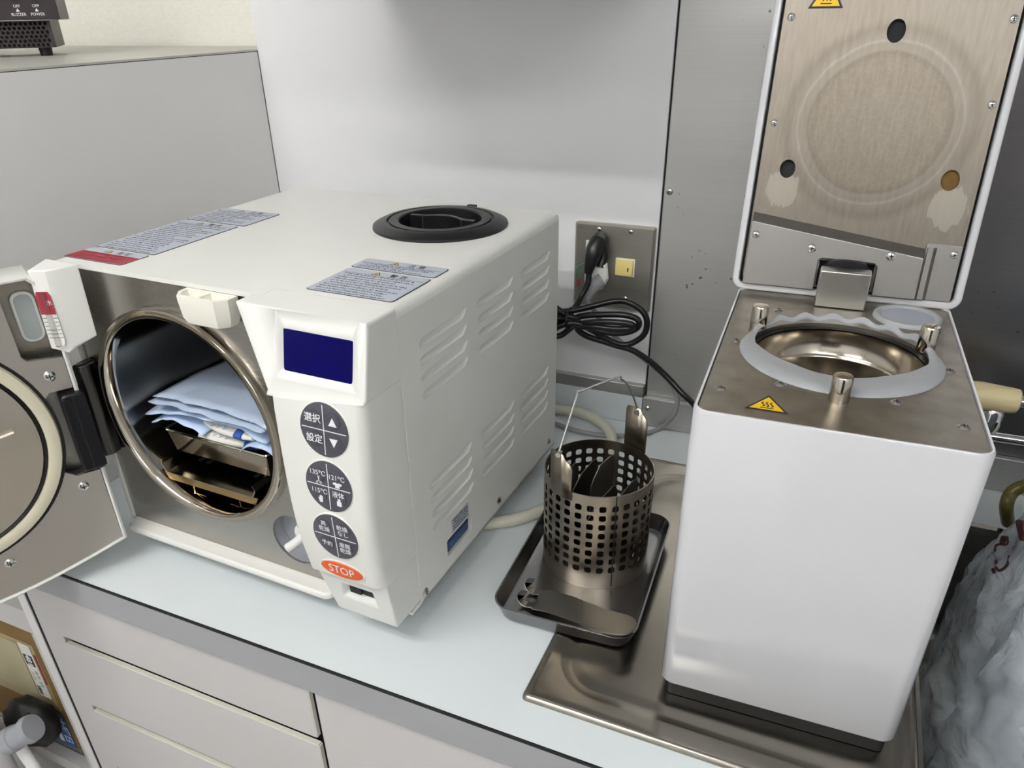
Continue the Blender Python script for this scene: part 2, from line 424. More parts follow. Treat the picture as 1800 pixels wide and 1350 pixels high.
tk = empty('water_tank', (-.86, -.80, FL)); tag(tk, 'white plastic water tank on the floor with grey cap and tap', 'water tank')
tk.location = (0, 0, 0)
bm = NB()
loft(bm, [[(x, y, z) for x, y in rrect(-1.08+i, -.815-i, -.93+i, -.735-i, .03)] for i, z in ((.01, FL), (0, FL+.02), (0, -.33), (.02, -.29))], True, True)
obj('body', bm, M_tank, tk)
bm = NB()
c = onY(38, 1290, -.74)
ax = Vector((.70, .45, .45)).normalized()
tube(bm, [c-ax*.03, c-ax*.028, c-ax*.012, c-ax*.011, c+ax*.012, c+ax*.013, c+ax*.024], .02, 20, radii=[.017, .021, .021, .019, .019, .0225, .021])
obj('cap', bm, M_capgrey, tk)
bm = NB(); p = c-ax*.03
tube(bm, smooth_path([c+Vector((-.015, 0, -.014)), c+Vector((-.012, -.004, -.04)), c+Vector((.006, -.008, -.062)), c+Vector((.012, -.01, -.075))], 4), .009, 12)
obj('tap', bm, M_tank, tk)
bm = NB(); bmesh.ops.create_icosphere(bm, subdivisions=3, radius=1)
for v in bm.verts:
    q = 1+.18*noise.noise(v.co*2.2); v.co = Vector((v.co.x*.055*q, v.co.y*.03*q, v.co.z*.048*q))
tag(obj('black_bag', bm, M_rubber, None, loc=onY(58, 1268, -.694)), 'crumpled black bag between cardboard box and grey tank cap', 'bag')

# dark apparatus on the tall cabinet
dv = empty('power_unit', onY(101, 82, -.205), radians(45)); tag(dv, 'dark brown power unit with perforated grille on the tall cabinet', 'power unit')
dv.location.z = .5812
holes = []
for r_ in range(6):
    for k in range(36):
        cx = -.250+k*.0068+(.0034 if r_ % 2 else 0); cz = .0160+r_*.0059
        if cx < -.0055: holes.append(ell(cx, cz, .0026, .0026, 6))
bm = NB(); plate(bm, [(-.26, .012), (-.002, .012), (-.002, .050), (-.26, .050)], holes, -.002, 0, 'y'); obj('grille', bm, M_device, dv, smooth=0)
bm = NB(); box(bm, -.26, -.004, .008, .12, .012, .0495); obj('core', bm, M_dark, dv)
bobj('side_grille', (-.0035, -.0015, 0, .12, .012, .05), M_device, dv)
fp = bobj('front_panel', (-.27, .016, -.014, .12, .0505, .15), M_device, dv, .001)
for dx, w in ((-.039, 'BUZZER'), (-.013, 'POWER')):
    text('OFF\n▲\n'+w, .0056, M_whiteink, fp, (dx, -.0147, .0640), (pi/2, 0, 0))
    bm = NB(); lathe(bm, [(.0042, 0), (.0042, .004), (.002, .006), (.0026, .014), (.001, .0155)], n=12, cap1=True)
    obj('toggle', bm, M_screw, fp, loc=(dx-.001, -.0145, .083), rot=(radians(100), 0, 0))
for dx in (-.24, -.020):
    bm = NB(); lathe(bm, [(.009, 0), (.010, .012)], (dx, .015, 0), n=14, cap0=True, cap1=True); obj('foot', bm, M_rubber, dv)

# ------------------------------------------------------------------ autoclave (front-loading, door open)
AC = empty('autoclave', (-.5514, -.5956, 0), -.0348)
tag(AC, 'white front-loading autoclave with open door, blue display and round steel chamber', 'autoclave')
W, D, Z0, Z1 = .45, .4257, .035, .3969
# casing: sheet with rounded upper edges, right wall pierced for the louvres
R = .012; T = .005
def cas_prof(off):
    w0, w1, zt = off, W-off, Z1-off; r = R-off
    pts = [(w0, Z0+off)]
    pts += [(w0+r+r*cos(a), zt-r+r*sin(a)) for a in [pi-i*pi/10 for i in range(6)]]
    pts += [(w1-r+r*cos(a), zt-r+r*sin(a)) for a in [pi/2-i*pi/10 for i in range(6)]]
    return pts
bm = NB()
po, pi_ = cas_prof(0), cas_prof(T)
FC = (.337, .303, Z1)
for k0, k1, y_ in ((0, 7, 0.0), (7, 13, .0212)):         # left wall with its rounded edge, right rounded edge
    loft(bm, [[(x, y, z) for x, z in pr[k0:k1]] for pr, y in ((pi_, y_), (po, y_), (po, D), (pi_, D), (pi_, y_))], closed=False)
plate(bm, [(R, 0), (.31, 0), (.31, .0212), (W-R, .0212), (W-R, D), (R, D)], [ell(FC[0], FC[1], .055, n=40)], Z1-T, Z1)
box(bm, .0, W, .0, D, Z0, Z0+.004)                      # floor pan
box(bm, .002, W-.002, D-.006, D-.001, Z0, Z1-.004)      # back
slots = []
for rows in (.3465, .1765):
    for k in range(4):
        zc = rows-k*.0192
        for y0, y1 in ((.056, .157), (.181, .278), (.300, .395)):
            slots.append((y0, y1, zc))
zt = Z1-R
win = (.085, .146, .057, .081)
def louv_outline(y0, y1, zc, h=.0052): return [(y0+.003, zc-h), (y1-.009, zc-h), (y1-.002, zc+h*.2), (y1, zc+h), (y0+.008, zc+h), (y0, zc+h*.1)]
plate(bm, [(.0212, Z0), (D, Z0), (D, zt), (.0212, zt)], [louv_outline(*s) for s in slots] + [rrect(*win, .003, 3)], W-T, W, 'x')
casing = obj('casing', bm, M_enamel, AC)
def louv_mesh(L):
    bm = NB(); o = louv_outline(0, L, 0); h = .0052
    inn = [(y*.93+L*.035, z*.55-.0002) for y, z in o]
    loft(bm, [[(0, y, z) for y, z in o], [(-.0012, y, z) for y, z in [(a*.985+L*.0075, b*.9) for a, b in o]], [(-.0024, y, z) for y, z in inn]], cap1=True)
    bmesh.ops.recalc_face_normals(bm, faces=bm.faces)
    me = bpy.data.meshes.new('louver'); bm.to_mesh(me); bm.free(); return me
LM = {}
for y0, y1, zc in slots:
    L = round(y1-y0, 4)
    if L not in LM: LM[L] = louv_mesh(L)
    mobj('louver', LM[L], M_enamel, casing, 60, loc=(W, y0, zc))
for y, z in ((.225, .052), (.400, .052), (.030, .046)): screw(casing, (W, y, z), .0055, (0, pi/2, 0))
for x in (.05, .40):
    for y in (.05, .38):
        bm = NB(); lathe(bm, [(.018, 0), (.016, Z0)], (x, y, 0), n=18, cap0=True, cap1=True); obj('foot', bm, M_rubber, AC)
# filter slot and its label on the right side
fw = bobj('filter_recess', (W-.03, W-.006, win[0]-.004, win[1]+.004, win[2]-.004, win[3]+.004), M_dark, AC)
bobj('filter_handle', (W-.0059, W-.001, win[0]+.006, win[1]-.006, win[2]+.004, win[3]-.007), M_bluehandle, fw, .003)

def plaque(name, x0, x1, y0, y1, z, parent, rows, head=None, red=False, axis='z', tri=True):
    """flat adhesive label with its print; text reads along +x seen from the front"""
    r = .004
    bm = NB(); prism(bm, rrect(x0, x1, y0, y1, r, 3), z, z+.0004); fr = obj(name, bm, M_ink, parent, 0)
    bm = NB(); prism(bm, rrect(x0+.0007, x1-.0007, y0+.0007, y1-.0007, r, 3), z+.0004, z+.0006); obj('face', bm, M_label, fr, 0)
    h = z+.0007
    w = x1-x0; hy = y1-.0075
    if red:
        bm = NB(); prism(bm, rrect(x0+.001, x1-.001, y0+.001, y1-.014, .003, 3), z+.0006, z+.0007); obj('red_field', bm, M_labelred, fr, 0)
    if tri:
        cx = x0+w*.40; s = .0055
        for rad, mm, dz in ((s*1.25, M_ink, 0), (s*.85, M_yellow, .0001)):
            bm = NB(); prism(bm, [(cx+rad*cos(a), hy-.0008+rad*.8*sin(a)) for a in (pi/2, pi/2+2*pi/3, pi/2+4*pi/3)], h-.0001+dz, h+dz)
            obj('warning_triangle', bm, mm, fr, 0)
        bobj('exclamation', (cx-.0005, cx+.0005, hy-.0035, hy+.001, h+.0001, h+.0002), M_ink, fr)
    if head:
        text(head, .0095, M_ink, fr, (x0+w*.66, hy-.001, h), bold=.0001)
    if not rows: return fr
    rn = random.Random(hash(round(x0*1000+y0*77000)) & 0xffff)
    bm = NB(); y = y1-.0165
    dy = (y-(y0+.004))/max(rows-1, 1)
    bobj('rule', (x0+.003, x1-.003, y1-.0135, y1-.0132, h-.0001, h), M_whiteink if red else M_ink, fr)
    for i in range(rows):                                # print too small to read: broken strokes
        x = x0+.006+(.004 if i % 4 == 1 else 0); end = x1-.006-rn.random()*w*(.45 if i % 3 == 2 else .12)
        while x < end:
            g = .0026*rn.uniform(.8, 1.05); hh = min(dy*.62, .0030)
            for _ in range(4):
                if rn.random() < .85:
                    a = x+rn.random()*g*.6; b = y-hh/2+rn.random()*hh*.8
                    if rn.random() < .5: box(bm, a, a+g*.55, b, b+.00055, h-.0001, h)
                    else: box(bm, a, a+.00055, y-hh/2, y+hh/2*rn.uniform(.2, 1), h-.0001, h)
            x += g*1.15
        y -= dy
    pr = obj('small_print', bm, M_whiteink if red else M_ink, fr, 0); pr['kind'] = 'stuff'
    return fr
ZL = Z1+.0001
plaque('caution_label', .336, .4405, .1095, .1425, ZL, AC, 4, '注 意')
plaque('caution_label', .338, .4405, .0310, .1055, ZL, AC, 10, '警 告')
plaque('caution_label', .004, .0985, .014, .0545, ZL, AC, 3, '危 険', red=True)
plaque('caution_label', .004, .1005, .0580, .1955, ZL, AC, 18, '警 告')
plaque('caution_label', .004, .1060, .1995, .2690, ZL, AC, 9, '注 意')
# small label over the filter slot (faces +x)
sl = bobj('filter_label', (W+.0001, W+.0005, .098, .140, .0835, .1035), M_label, AC)
rn = random.Random(5); bm = NB()
for i in range(4):
    y = .101
    while y < .137:
        box(bm, W+.0005, W+.0007, y, y+.0014, .0995-i*.0042, .0995-i*.0042+.0022*rn.uniform(.4, 1)); y += .0022
obj('small_print', bm, M_ink, sl, 0)['kind'] = 'stuff'

# steel front plate with the chamber mouth
CX, CZ, RO, RI = .163, .2249, .1365, .1265
bm = NB(); plate(bm, [(.004, Z0+.003), (W-.02, Z0+.003), (W-.02, Z1-.006), (.004, Z1-.006)], [ell(CX, CZ, RO-.004, n=64), ell(.2905, .0895, .034, n=28)], .0035, .006, 'y')
fpnl = obj('front_plate', bm, M_steel, AC, 0)
bm = NB()
lathe(bm, [(RO, .0045), (RO, -.004), (RO-.002, -.0065), (RI+.001, -.0065), (RI-.0015, -.004), (RI-.0015, .02)], (CX, 0, CZ), 'y', 72); obj('mouth_ring', bm, M_mirror, AC, 50)
bm = NB()
lathe(bm, [(RI-.0016, .01), (RI-.0016, .36), (RI-.03, .378), (.0, .38)], (CX, 0, CZ), 'y', 72); obj('chamber', bm, M_chamber, AC, 50, weld=True)
# drain recess with white valve
bm = NB(); lathe(bm, [(.0345, .003), (.0345, .022), (.0, .022)], (.2905, 0, .0895), 'y', 28); dr = obj('drain_recess', bm, M_capgrey, AC, weld=True)
bm = NB(); lathe(bm, [(.017, .0215), (.016, .004), (.010, .002)], (.306, 0, .100), 'y', 20, cap1=True); obj('drain_valve', bm, M_tank, dr)
bm = NB(); tube(bm, [(.306, .006, .102), (.297, -.004, .093), (.288, -.010, .086)], .0055, 12); obj('drain_spout', bm, M_tank, dr)
bobj('latch_slot', (.300, .312, -.001, .0034, .112, .140), M_dark, AC, .002)
# door catch: white block with two pockets
bm = NB()
cp = [(.2105, 0), (.2105, -.012), (.2200, -.024), (.2680, -.024), (.2780, -.014), (.2780, 0)]
loft(bm, [[(x+k*(.244-x), y*(1-k), z) for x, y in cp] for k, z in ((.16, .3615), (.06, .3680), (.0, .3860), (0, .3895))], True, False)
ins = [[(.2150, -.004), (.2150, -.0115), (.2215, -.0200), (.2420, -.0200), (.2420, -.004)], [(.2460, -.004), (.2460, -.0200), (.2665, -.0200), (.2735, -.0130), (.2735, -.004)]]
plate(bm, cp, ins, .3895, .3915)
for i_ in ins: loft(bm, [[(x, y, .3896) for x, y in i_], [(x*.9+.1*(sum(p[0] for p in i_)/5), y*.9-.0012, .3835) for x, y in i_]], cap1=True)
obj('door_catch', bm, M_ivory, AC, 30)
# bottom lip of the casing
bm = NB(); prism(bm, [(.008, .003), (.008, -.012), (.014, -.017), (.338, -.017), (.346, -.011), (.346, .003)], .029, .0385); obj('bottom_lip', bm, M_plastic, AC, bevel=.003)

# control panel --------------------------------------------------
cpn = AC
PROF = [(.3966, -.0236), (.3614, -.031), (.3276, -.0385)]
LOW = [(.3250, -.0425), (.2986, -.0455), (.2754, -.0478), (.2500, -.0502), (.2267, -.0520), (.2000, -.0535), (.1730, -.0540), (.1400, -.0520), (.1080, -.0480)]
def yf(z):
    pr = PROF+LOW if z < .3265 else PROF
    for (za, ya), (zb, yb) in zip(pr, pr[1:]):
        if zb <= z <= za: return ya+(yb-ya)*(za-z)/(za-zb)
    return pr[-1][1] if z < pr[-1][0] else pr[0][1]
YB = .021; XR = .45
bx0, bx1, bz0, bz1 = .3475, .4385, .3322, .3900
lx0, lx1, lz0, lz1 = .3535, .4310, .3390, .3763
def xl(z): return .2965+(.3966-z)/(.3966-.313)*.0350
bm = NB()
def V(x, y, z): return bm.verts.new((x, y, z))
tl, tr_, br_, bl_ = V(xl(.3966), yf(.3966), .3966), V(XR, yf(.3966), .3966), V(XR, yf(.328), .328), V(xl(.313), -.0385, .316)
q = [V(bx0, yf(bz1), bz1), V(bx1, yf(bz1), bz1), V(bx1, yf(bz0), bz0), V(bx0, yf(bz0), bz0)]
IN = .0055
q2 = [V(lx0, yf(lz1)+IN, lz1), V(lx1, yf(lz1)+IN, lz1), V(lx1, yf(lz0)+IN, lz0), V(lx0, yf(lz0)+IN, lz0)]
oc = [tl, tr_, br_, bl_]
for i in range(4):
    j = (i+1) % 4
    bm.faces.new((oc[i], oc[j], q[j], q[i])); bm.faces.new((q[i], q[j], q2[j], q2[i]))
tlb, trb = V(xl(.3966), YB, .3966), V(XR, YB, .3966)
brb, blb = V(XR, YB, .3225), V(xl(.313), YB, .311)
brl, bll = V(XR, -.0425, .3225), V(xl(.313), -.0425, .3105)
bm.faces.new((tl, tlb, trb, tr_)); bm.faces.new((tr_, trb, brb, brl, br_)); bm.faces.new((tl, bl_, bll, blb, tlb)); bm.faces.new((br_, brl, bll, bl_)); bm.faces.new((brl, brb, blb, bll))
upper = obj('display_housing', bm, M_enamel, cpn, bevel=.0032, seg=3)
# the lower housing with bowed front
bm = NB(); loops = []
for z, y in LOW:
    x0 = .3385+(.325-z)*.075
    zz = z if z > .11 else z
    sk = (.012 if z > .3 else 0)                         # left end of the top edge sits lower
    loops.append([(x0, YB, zz-sk), (x0, y+.004, zz-sk), (x0+.004, y, zz-sk), (XR-.010, y, zz), (XR-.006, y+.0016, zz), (XR-.0016, y+.006, zz), (XR-.0005, y+.012, zz), (XR-.0005, YB, zz)])
loft(bm, loops, True, True)
lower = obj('key_housing', bm, M_enamel, cpn, 35, bevel=.0016)
# plinth with the power switch
bm = NB()
PL = [(.3615, .356, -.0460), (.0420, .372, -.0300)]
za, zb = .1085, .0400
ya, yb = -.0405, -.0285
A = [V(.3555, ya, za), V(XR-.001, ya, za), V(XR-.001, yb, zb), V(.3690, yb, zb)]
h = [V(.387, -.0372, .090), V(.427, -.0372, .090), V(.4295, -.0330, .0660), V(.3815, -.0330, .0660)]
h2 = [V(.390, -.030, .0875), V(.425, -.030, .0875), V(.425, -.026, .0735), V(.390, -.026, .0735)]
for i in range(4):
    j = (i+1) % 4
    bm.faces.new((A[i], A[j], h[j], h[i])); bm.faces.new((h[i], h[j], h2[j], h2[i]))
Bk = [V(.3555, YB, za), V(XR-.001, YB, za), V(XR-.001, YB, zb), V(.3690, YB, zb)]
for i in range(4):
    j = (i+1) % 4; bm.faces.new((A[j], A[i], Bk[i], Bk[j]))
plinth = obj('plinth', bm, M_enamel, cpn, bevel=.0022, seg=2)
sw = bobj('power_switch', (.3895, .4255, -.0275, -.020, .0730, .0880), M_black, plinth)
bobj('rocker', (.392, .4075, -.0318, -.0276, .0745, .0868), M_black, sw, .001)
bobj('rocker', (.4085, .4240, -.0298, -.0276, .0745, .0868), M_black, sw, .001)
# display
ang = math.atan2(.0145, .069)
bm = NB(); prism(bm, [(lx0-.001, lz0-.001), (lx1+.001, lz0-.001), (lx1+.001, lz1+.001), (lx0-.001, lz1+.001)], 0, .0016, 'y')
lc = obj('display', bm, M_lcd, upper, 0)
for v in lc.data.vertices: v.co.y += yf(v.co.z)+IN-.0012
# keypads: every piece is a sub-part of the key housing, placed through its pad's frame
def put(o, M, loc=(0, 0, 0), rot=(0, 0, 0)):
    o.parent = lower; s_ = o.scale.copy()
    o.matrix_local = M @ Matrix.LocRotScale(Vector(loc), Euler(rot), s_)
    return o
def keypad(cx, cz, r):
    y = yf(cz); dz = .01; tilt = math.atan2(yf(cz+dz)-yf(cz-dz), 2*dz)
    M = Matrix.Translation((cx, y, cz)) @ Euler((-tilt, 0, 0)).to_matrix().to_4x4()
    bm = NB(); lathe(bm, [(r+.0012, .0018), (r+.0012, .0002), (r+.0006, -.0006)], n=40, axis='y', cap1=True); put(obj('keypad_rim', bm, M_plastic, lower), M)
    bm = NB(); lathe(bm, [(r, -.0004), (r, -.0010), (r-.0008, -.0014)], n=40, axis='y', cap1=True); put(obj('keypad', bm, M_btn, lower), M)
    bm = NB(); box(bm, -.0004, .0004, -.0017, -.0013, -r*.92, r*.92); put(obj('divider', bm, M_whiteink, lower), M)
    bm = NB(); box(bm, -r*.92, r*.92, -.0017, -.0013, -.0004, .0004); put(obj('divider', bm, M_whiteink, lower), M)
    for dx in (-.0117, .0117):
        for kz in (-.0112, .0112):
            bm = NB(); lathe(bm, [(.0085, -.0012), (.0085, -.0019), (.0073, -.0022)], n=22, axis='y', cap1=True); put(obj('key', bm, M_btn2, lower), M, (dx, 0, kz))
    return M
TX = (pi/2, 0, 0)
b1, b2, b3 = [keypad(*p) for p in ((.404, .2912, .0282), (.404, .2303, .0280), (.4042, .1705, .0276))]
YT = -.0024
def ptext(M, w, size, dx, dz, bold=.00004):
    put(text(w, size, M_whiteink, lower, (0, 0, 0), (0, 0, 0), bold), M, (dx, YT, dz), TX)
ptext(b1, '選択', .0098, -.0120, .0105, .0001); ptext(b1, '設定', .0098, -.0112, -.0105, .0001)
for s in (1, -1):
    bm = NB(); prism(bm, [(-.0048, -.004*s), (.0048, -.004*s), (0, .0048*s)], YT-.0002, YT, 'y'); put(obj('arrow', bm, M_whiteink, lower, 0), b1, (.0115, 0, .0105*s))
for w, dx, dz in (('135℃', -.0115, .0138), ('121℃', .0112, .0125), ('115℃', -.0112, -.0065), ('液体', .0115, -.0065)):
    ptext(b2, w, .0075, dx, dz)
def icon(polys, dx, dz, s):
    bm = NB()
    for p in polys: prism(bm, [(a*s, b*s) for a, b in p], YT-.0002, YT, 'y')
    put(obj('icon', bm, M_whiteink, lower, 0), b2, (dx, 0, dz))
icon([[(-.45, -.5), (.45, -.5), (.45, .1), (.75, -.05), (.95, .35), (.4, .55), (.15, .42), (-.15, .42), (-.4, .55), (-.95, .35), (-.75, -.05), (-.45, .1)]], .0118, .0050, .0058)      # shirt
icon([[(-.5, -.7), (.5, -.7), (.5, .2), (.2, .35), (.2, .5), (.32, .5), (.32, .75), (-.32, .75), (-.32, .5), (-.2, .5), (-.2, .35), (-.5, .2)]], .0122, -.0145, .0056)          # bottle
icon([[(-.35, -.8), (.3, -.8), (.4, -.1), (.42, .6), (.22, .62), (.18, .1), (.12, .75), (-.08, .75), (-.1, .1), (-.16, .62), (-.34, .6), (-.34, .0), (-.6, .2), (-.66, .1)]], -.0098, -.0150, .0052)   # glove
icon([[(-.06, .0), (.06, .0), (.20, .9), (.08, .9)], [(-.06, .0), (.06, .0), (-.08, .9), (-.20, .9)], [(-.05, .02), (-.35, -.3), (-.28, -.36), (.05, -.04)], [(.05, .02), (.35, -.3), (.28, -.36), (-.05, -.04)]]
     + [[(s*.42+.26*cos(t), -.5+.22*sin(t)), (s*.42+.26*cos(t+.55), -.5+.22*sin(t+.55)), (s*.42+.16*cos(t+.55), -.5+.13*sin(t+.55)), (s*.42+.16*cos(t), -.5+.13*sin(t))] for s in (-1, 1) for t in [k*pi/6 for k in range(12)]], -.0105, .0060, .0052)   # scissors
for w, dx, dz in (('再\n乾燥', -.0115, .0112), ('乾燥\nなし', .0115, .0108), ('予約', -.0112, -.0105), ('扉開\n乾燥', .0112, -.0112)):
    ptext(b3, w, .0070, dx, dz)
SM = Matrix.Translation((.4030, yf(.1240), .1240)) @ Euler((.09, 0, 0)).to_matrix().to_4x4()
bm = NB(); prism(bm, ell(0, 0, .0285, .0118, 40), -.0012, .002, 'y'); put(obj('stop_rim', bm, M_plastic, lower), SM)
bm = NB(); prism(bm, ell(0, 0, .0268, .0102, 40), -.0022, -.0012, 'y'); put(obj('stop_key', bm, M_orange, lower, bevel=.0006), SM)
put(text('STOP', .0150, M_whiteink, lower, (0, 0, 0), (0, 0, 0), .00008, sx=.92), SM, (0, -.0026, 0), TX)

# water filler cap -----------------------------------------------
bm = NB(); lathe(bm, [(r*1.085, h) for r, h in [(.0795, 0), (.0790, .003), (.0700, .0075), (.0630, .0085), (.0620, .0060), (.0600, .0060), (.0595, .0085), (.0500, .0085), (.0485, .007), (.0470, -.018), (.0, -.018)]], FC, n=64)
fc = obj('filler_cap', bm, M_black, AC, 30, weld=True)
bm = NB()
pts = [(.049*cos(t), .008+.0*t) for t in (pi, 0)]
mid = [(-.047, .002), (-.028, .002)] + [(-.028+.056*i/8, .002+.012*sin(pi*i/8)) for i in range(9)] + [(.028, .002), (.047, .002)]
thick = [(x, y+.0065) for x, y in reversed(mid)]
prism(bm, [(x, y) for x, y in mid]+thick, -.014, .0085); obj('grip', bm, M_black, fc, loc=FC, bevel=.0008)
bm = NB(); arc = [radians(a) for a in range(12, 169, 12)]
prism(bm, [(.0485*cos(a), .0485*sin(a)) for a in arc]+[(.034*cos(a), .034*sin(a)+.004) for a in reversed(arc)], -.016, -.002); obj('inner_step', bm, M_black, fc, loc=FC)
bobj('tab', (-.006, .006, .0830, .089, 0, .007), M_black, fc, loc=FC)

# door, swung open about 117 degrees -----------------------------
AL = 2.05
door = None
ds = Vector((cos(AL), -sin(AL), 0)); dn = Vector((sin(AL), cos(AL), 0))
DM = Matrix(((ds.x, dn.x, 0, .037), (ds.y, dn.y, 0, -.038), (0, 0, 1, 0), (0, 0, 0, 1)))
# door frame axes: x = along the door from the hinge, y = out of its inner face (towards the viewer), z = up
ZD0, ZD1, SD = .022, .397, .36
def dbot(s): return .043-.030*sin(min(s, SD)/SD*pi)
def door_outline(i=0.0):
    lo = [(i+(SD-2*i)*k/16, dbot(i+(SD-2*i)*k/16)+i) for k in range(17)]
    return lo+[(SD-i, ZD1-i-.01), (SD-i-.01, ZD1-i), (i+.012, ZD1-i), (i, ZD1-i-.012)]
def notched(i):
    # outline with the two cut-outs on the hinge side: gauge recess above, hinge recess in the middle
    lo = [(i+(SD-2*i)*k/16, dbot(i+(SD-2*i)*k/16)+i) for k in range(17)]
    return lo+[(SD-i, ZD1-i-.01), (SD-i-.01, ZD1-i), (i+.003, ZD1-i), (i, ZD1-i-.003)] + [(i, .292), (.036, .288), (.040, .283), (.042, .372), (.048, .378), (i, .3785)][:0]
bm = NB()
ob = door_outline(0)
inn = door_outline(.0045)
loft(bm, [[(s, .000, z) for s, z in inn], [(s, .003, z) for s, z in inn], [(s, .004, z) for s, z in [((a[0]+b[0])/2, (a[1]+b[1])/2) for a, b in zip(ob, inn)]], [(s, .002, z) for s, z in ob], [(s, -.045, z) for s, z in ob], [(s*.94+.01, -.062, z*.94+.012) for s, z in ob]], cap1=True)
door = obj('door', bm, M_enamel, AC, 40); door.matrix_local = DM
# inner steel plate with cut-outs
S0, ZC, RG = .172, .2170, .1410
cut1 = [(.0445, .302), (.0445, .3895)]
pl = [(.005, dbot(.005)+.005)]+[(.005+(SD-.01)*k/16, dbot(.005+(SD-.01)*k/16)+.005) for k in range(1, 17)]
pl += [(SD-.005, ZD1-.012), (SD-.012, ZD1-.005), (.048, ZD1-.005), (.0455, ZD1-.009), (.0440, .310), (.0400, .304), (.0060, .3005), (.0050, .298), (.0052, .262)]
# middle recess down to the lower steel flange
pl += [(.030, .262)]
pl += [(S0+(RG+.001)*cos(t), ZC+(RG+.001)*sin(t)) for t in (radians(164), radians(172), radians(180), radians(188), radians(196), radians(204))]
pl += [(.030, .150), (.0052, .1500)]
bm = NB(); plate(bm, pl, [], -.004, .0015, 'y'); ip = obj('inner_plate', bm, brushed('brushed door steel', (186, 180, 173), .36, (60, 2, 2)), door, 0)
bobj('gauge_well', (.0055, .0445, -.03, -.022, .300, .390), M_steelplate, door)
bm = NB(); prism(bm, rrect(.012, .036, .318, .376, .010, 4), -.022, -.017, 'y'); gc = obj('well_cover', bm, M_plastic, door, bevel=.001)
bm = NB(); prism(bm, rrect(.015, .033, .321, .373, .008, 4), -.017, -.0162, 'y'); obj('well_glass', bm, M_clearcap, door)
bobj('hinge_well', (.0055, .040, -.03, -.018, .150, .262), M_dsteel, door)
bm = NB(); prism(bm, rrect(-.004, .022, .156, .258, .006, 3), -.018, .012, 'y'); obj('hinge_arm', bm, M_black, door, bevel=.002)
bobj('hinge_strap', (-.0035, .0095, .0121, .0135, .160, .254), M_blackgloss, door, .0004)
bobj('hinge_strap', (.0115, .0205, .0121, .0135, .160, .254), M_blackgloss, door, .0004)
bm = NB(); prism(bm, [(.006, .0034), (.022, .0034), (.024, -.010), (.019, -.020), (.010, -.022)], .150, .276); obj('hinge_bracket', bm, mat('dark hinge steel', (78, 76, 74), .3, 1.0), AC, 20, bevel=.003)
# gasket ring and pressure disc
def ring(name, prof, m, n=72):
    bm = NB(); lathe(bm, [(r, y) for r, y in prof], (S0, 0, ZC), 'y', n); return obj(name, bm, m, door, 50, weld=True)
ring('gasket_seat', [(RG+.0012, -.002), (RG+.0012, .0022), (RG-.002, .0024), (RG-.004, .001)], M_rubber)
ring('gasket', [(RG-.002, .001), (RG-.004, .0065), (RG-.011, .0085), (RG-.017, .0065), (RG-.018, .001)], M_cream)
ring('inner_groove', [(RG-.0175, .003), (RG-.0205, .0055), (RG-.0225, .001)], M_rubber)
ring('pressure_disc', [(RG-.022, .0005), (RG-.0225, .0035), (.05, .0036), (.0, .0036)], M_mirror)
bm = NB(); tube(bm, smooth_path([(S0-RG+.045, .006, ZC+.012), (S0-.03, .006, ZC+.003), (S0+.05, .006, ZC-.006)], 4), .0032, 8); obj('disc_rib', bm, M_mirror, door)
for s, z in ((.0240, .2815), (.0280, .134), (.128, .0640), (.30, .36), (.31, .08)):
    screw(door, (s, .0015, z), .0065, (-pi/2, 0, 0))
# white gauge block between door edge and plate
gb = empty('water_gauge', parent=AC)
bm = NB(); gp = [(.062, -.010), (.0535, -.0345), (.0495, -.0410), (.0325, -.0490), (.010, -.010)]
loft(bm, [[(x+dx, y, z+dz*k) for (x, y), dz in zip(gp, (.004, -.002, -.008, -.002, 0))] for z, k, dx in ((.3135, 1, -.003), (.3990, 0, 0), (.4015, 0, -.0005))], True, True)
obj('housing', bm, M_plastic, gb, 30, bevel=.0012)
gdir = Vector((.0495-.0325, -.0410+.0490, 0)).normalized(); gnrm = Vector((gdir.y, -gdir.x, 0))
GM = Matrix(((gdir.x, -gnrm.x, 0, .0410), (gdir.y, -gnrm.y, 0, -.0452), (0, 0, 1, 0), (0, 0, 0, 1)))
def gpart(name, pts, h0, h1, m):
    bm = NB(); prism(bm, pts, h0, h1, 'y'); o = obj(name, bm, m, gb, 0); o.matrix_local = GM; return o
gpart('gauge_scale', rrect(-.0082, .0082, .3145, .3785, .0075, 4), -.0012, .0, M_whitelabel)
gpart('red_zone', [(-.0082, .353), (.0082, .353), (.0082, .3735), (.0062, .3785), (-.0062, .3785), (-.0082, .3735)], -.0016, -.0011, M_labelred)
bm = NB()
for k in range(6): box(bm, -.0078, -.004 if k < 3 else .0030, -.0016, -.0012, .3485-k*.0046, .3489-k*.0046); box(bm, .0045, .0078, -.0016, -.0012, .3485-k*.0046, .3489-k*.0046)
o = obj('scale_marks', bm, M_ink, gb, 0); o.matrix_local = GM
bm = NB(); tube(bm, [(0, -.0012, .316), (0, -.0012, .377)], .0034, 12); o = obj('sight_tube', bm, M_window, gb); o.matrix_local = GM
text('水', .007, M_whiteink, gb, (0, 0, 0), (0, 0, 0)).matrix_local = GM @ Matrix.Translation((.0045, -.0018, .366)) @ Euler((pi/2, 0, 0)).to_matrix().to_4x4()

# ------------------------------------------------------------------ load in the chamber (each lies on the one below)
def acw(x, y, z): return AC.matrix_basis @ Vector((x, y, z))
AC_R = (0, 0, -.0348); AC_L = (-.5514, -.5956, 0)
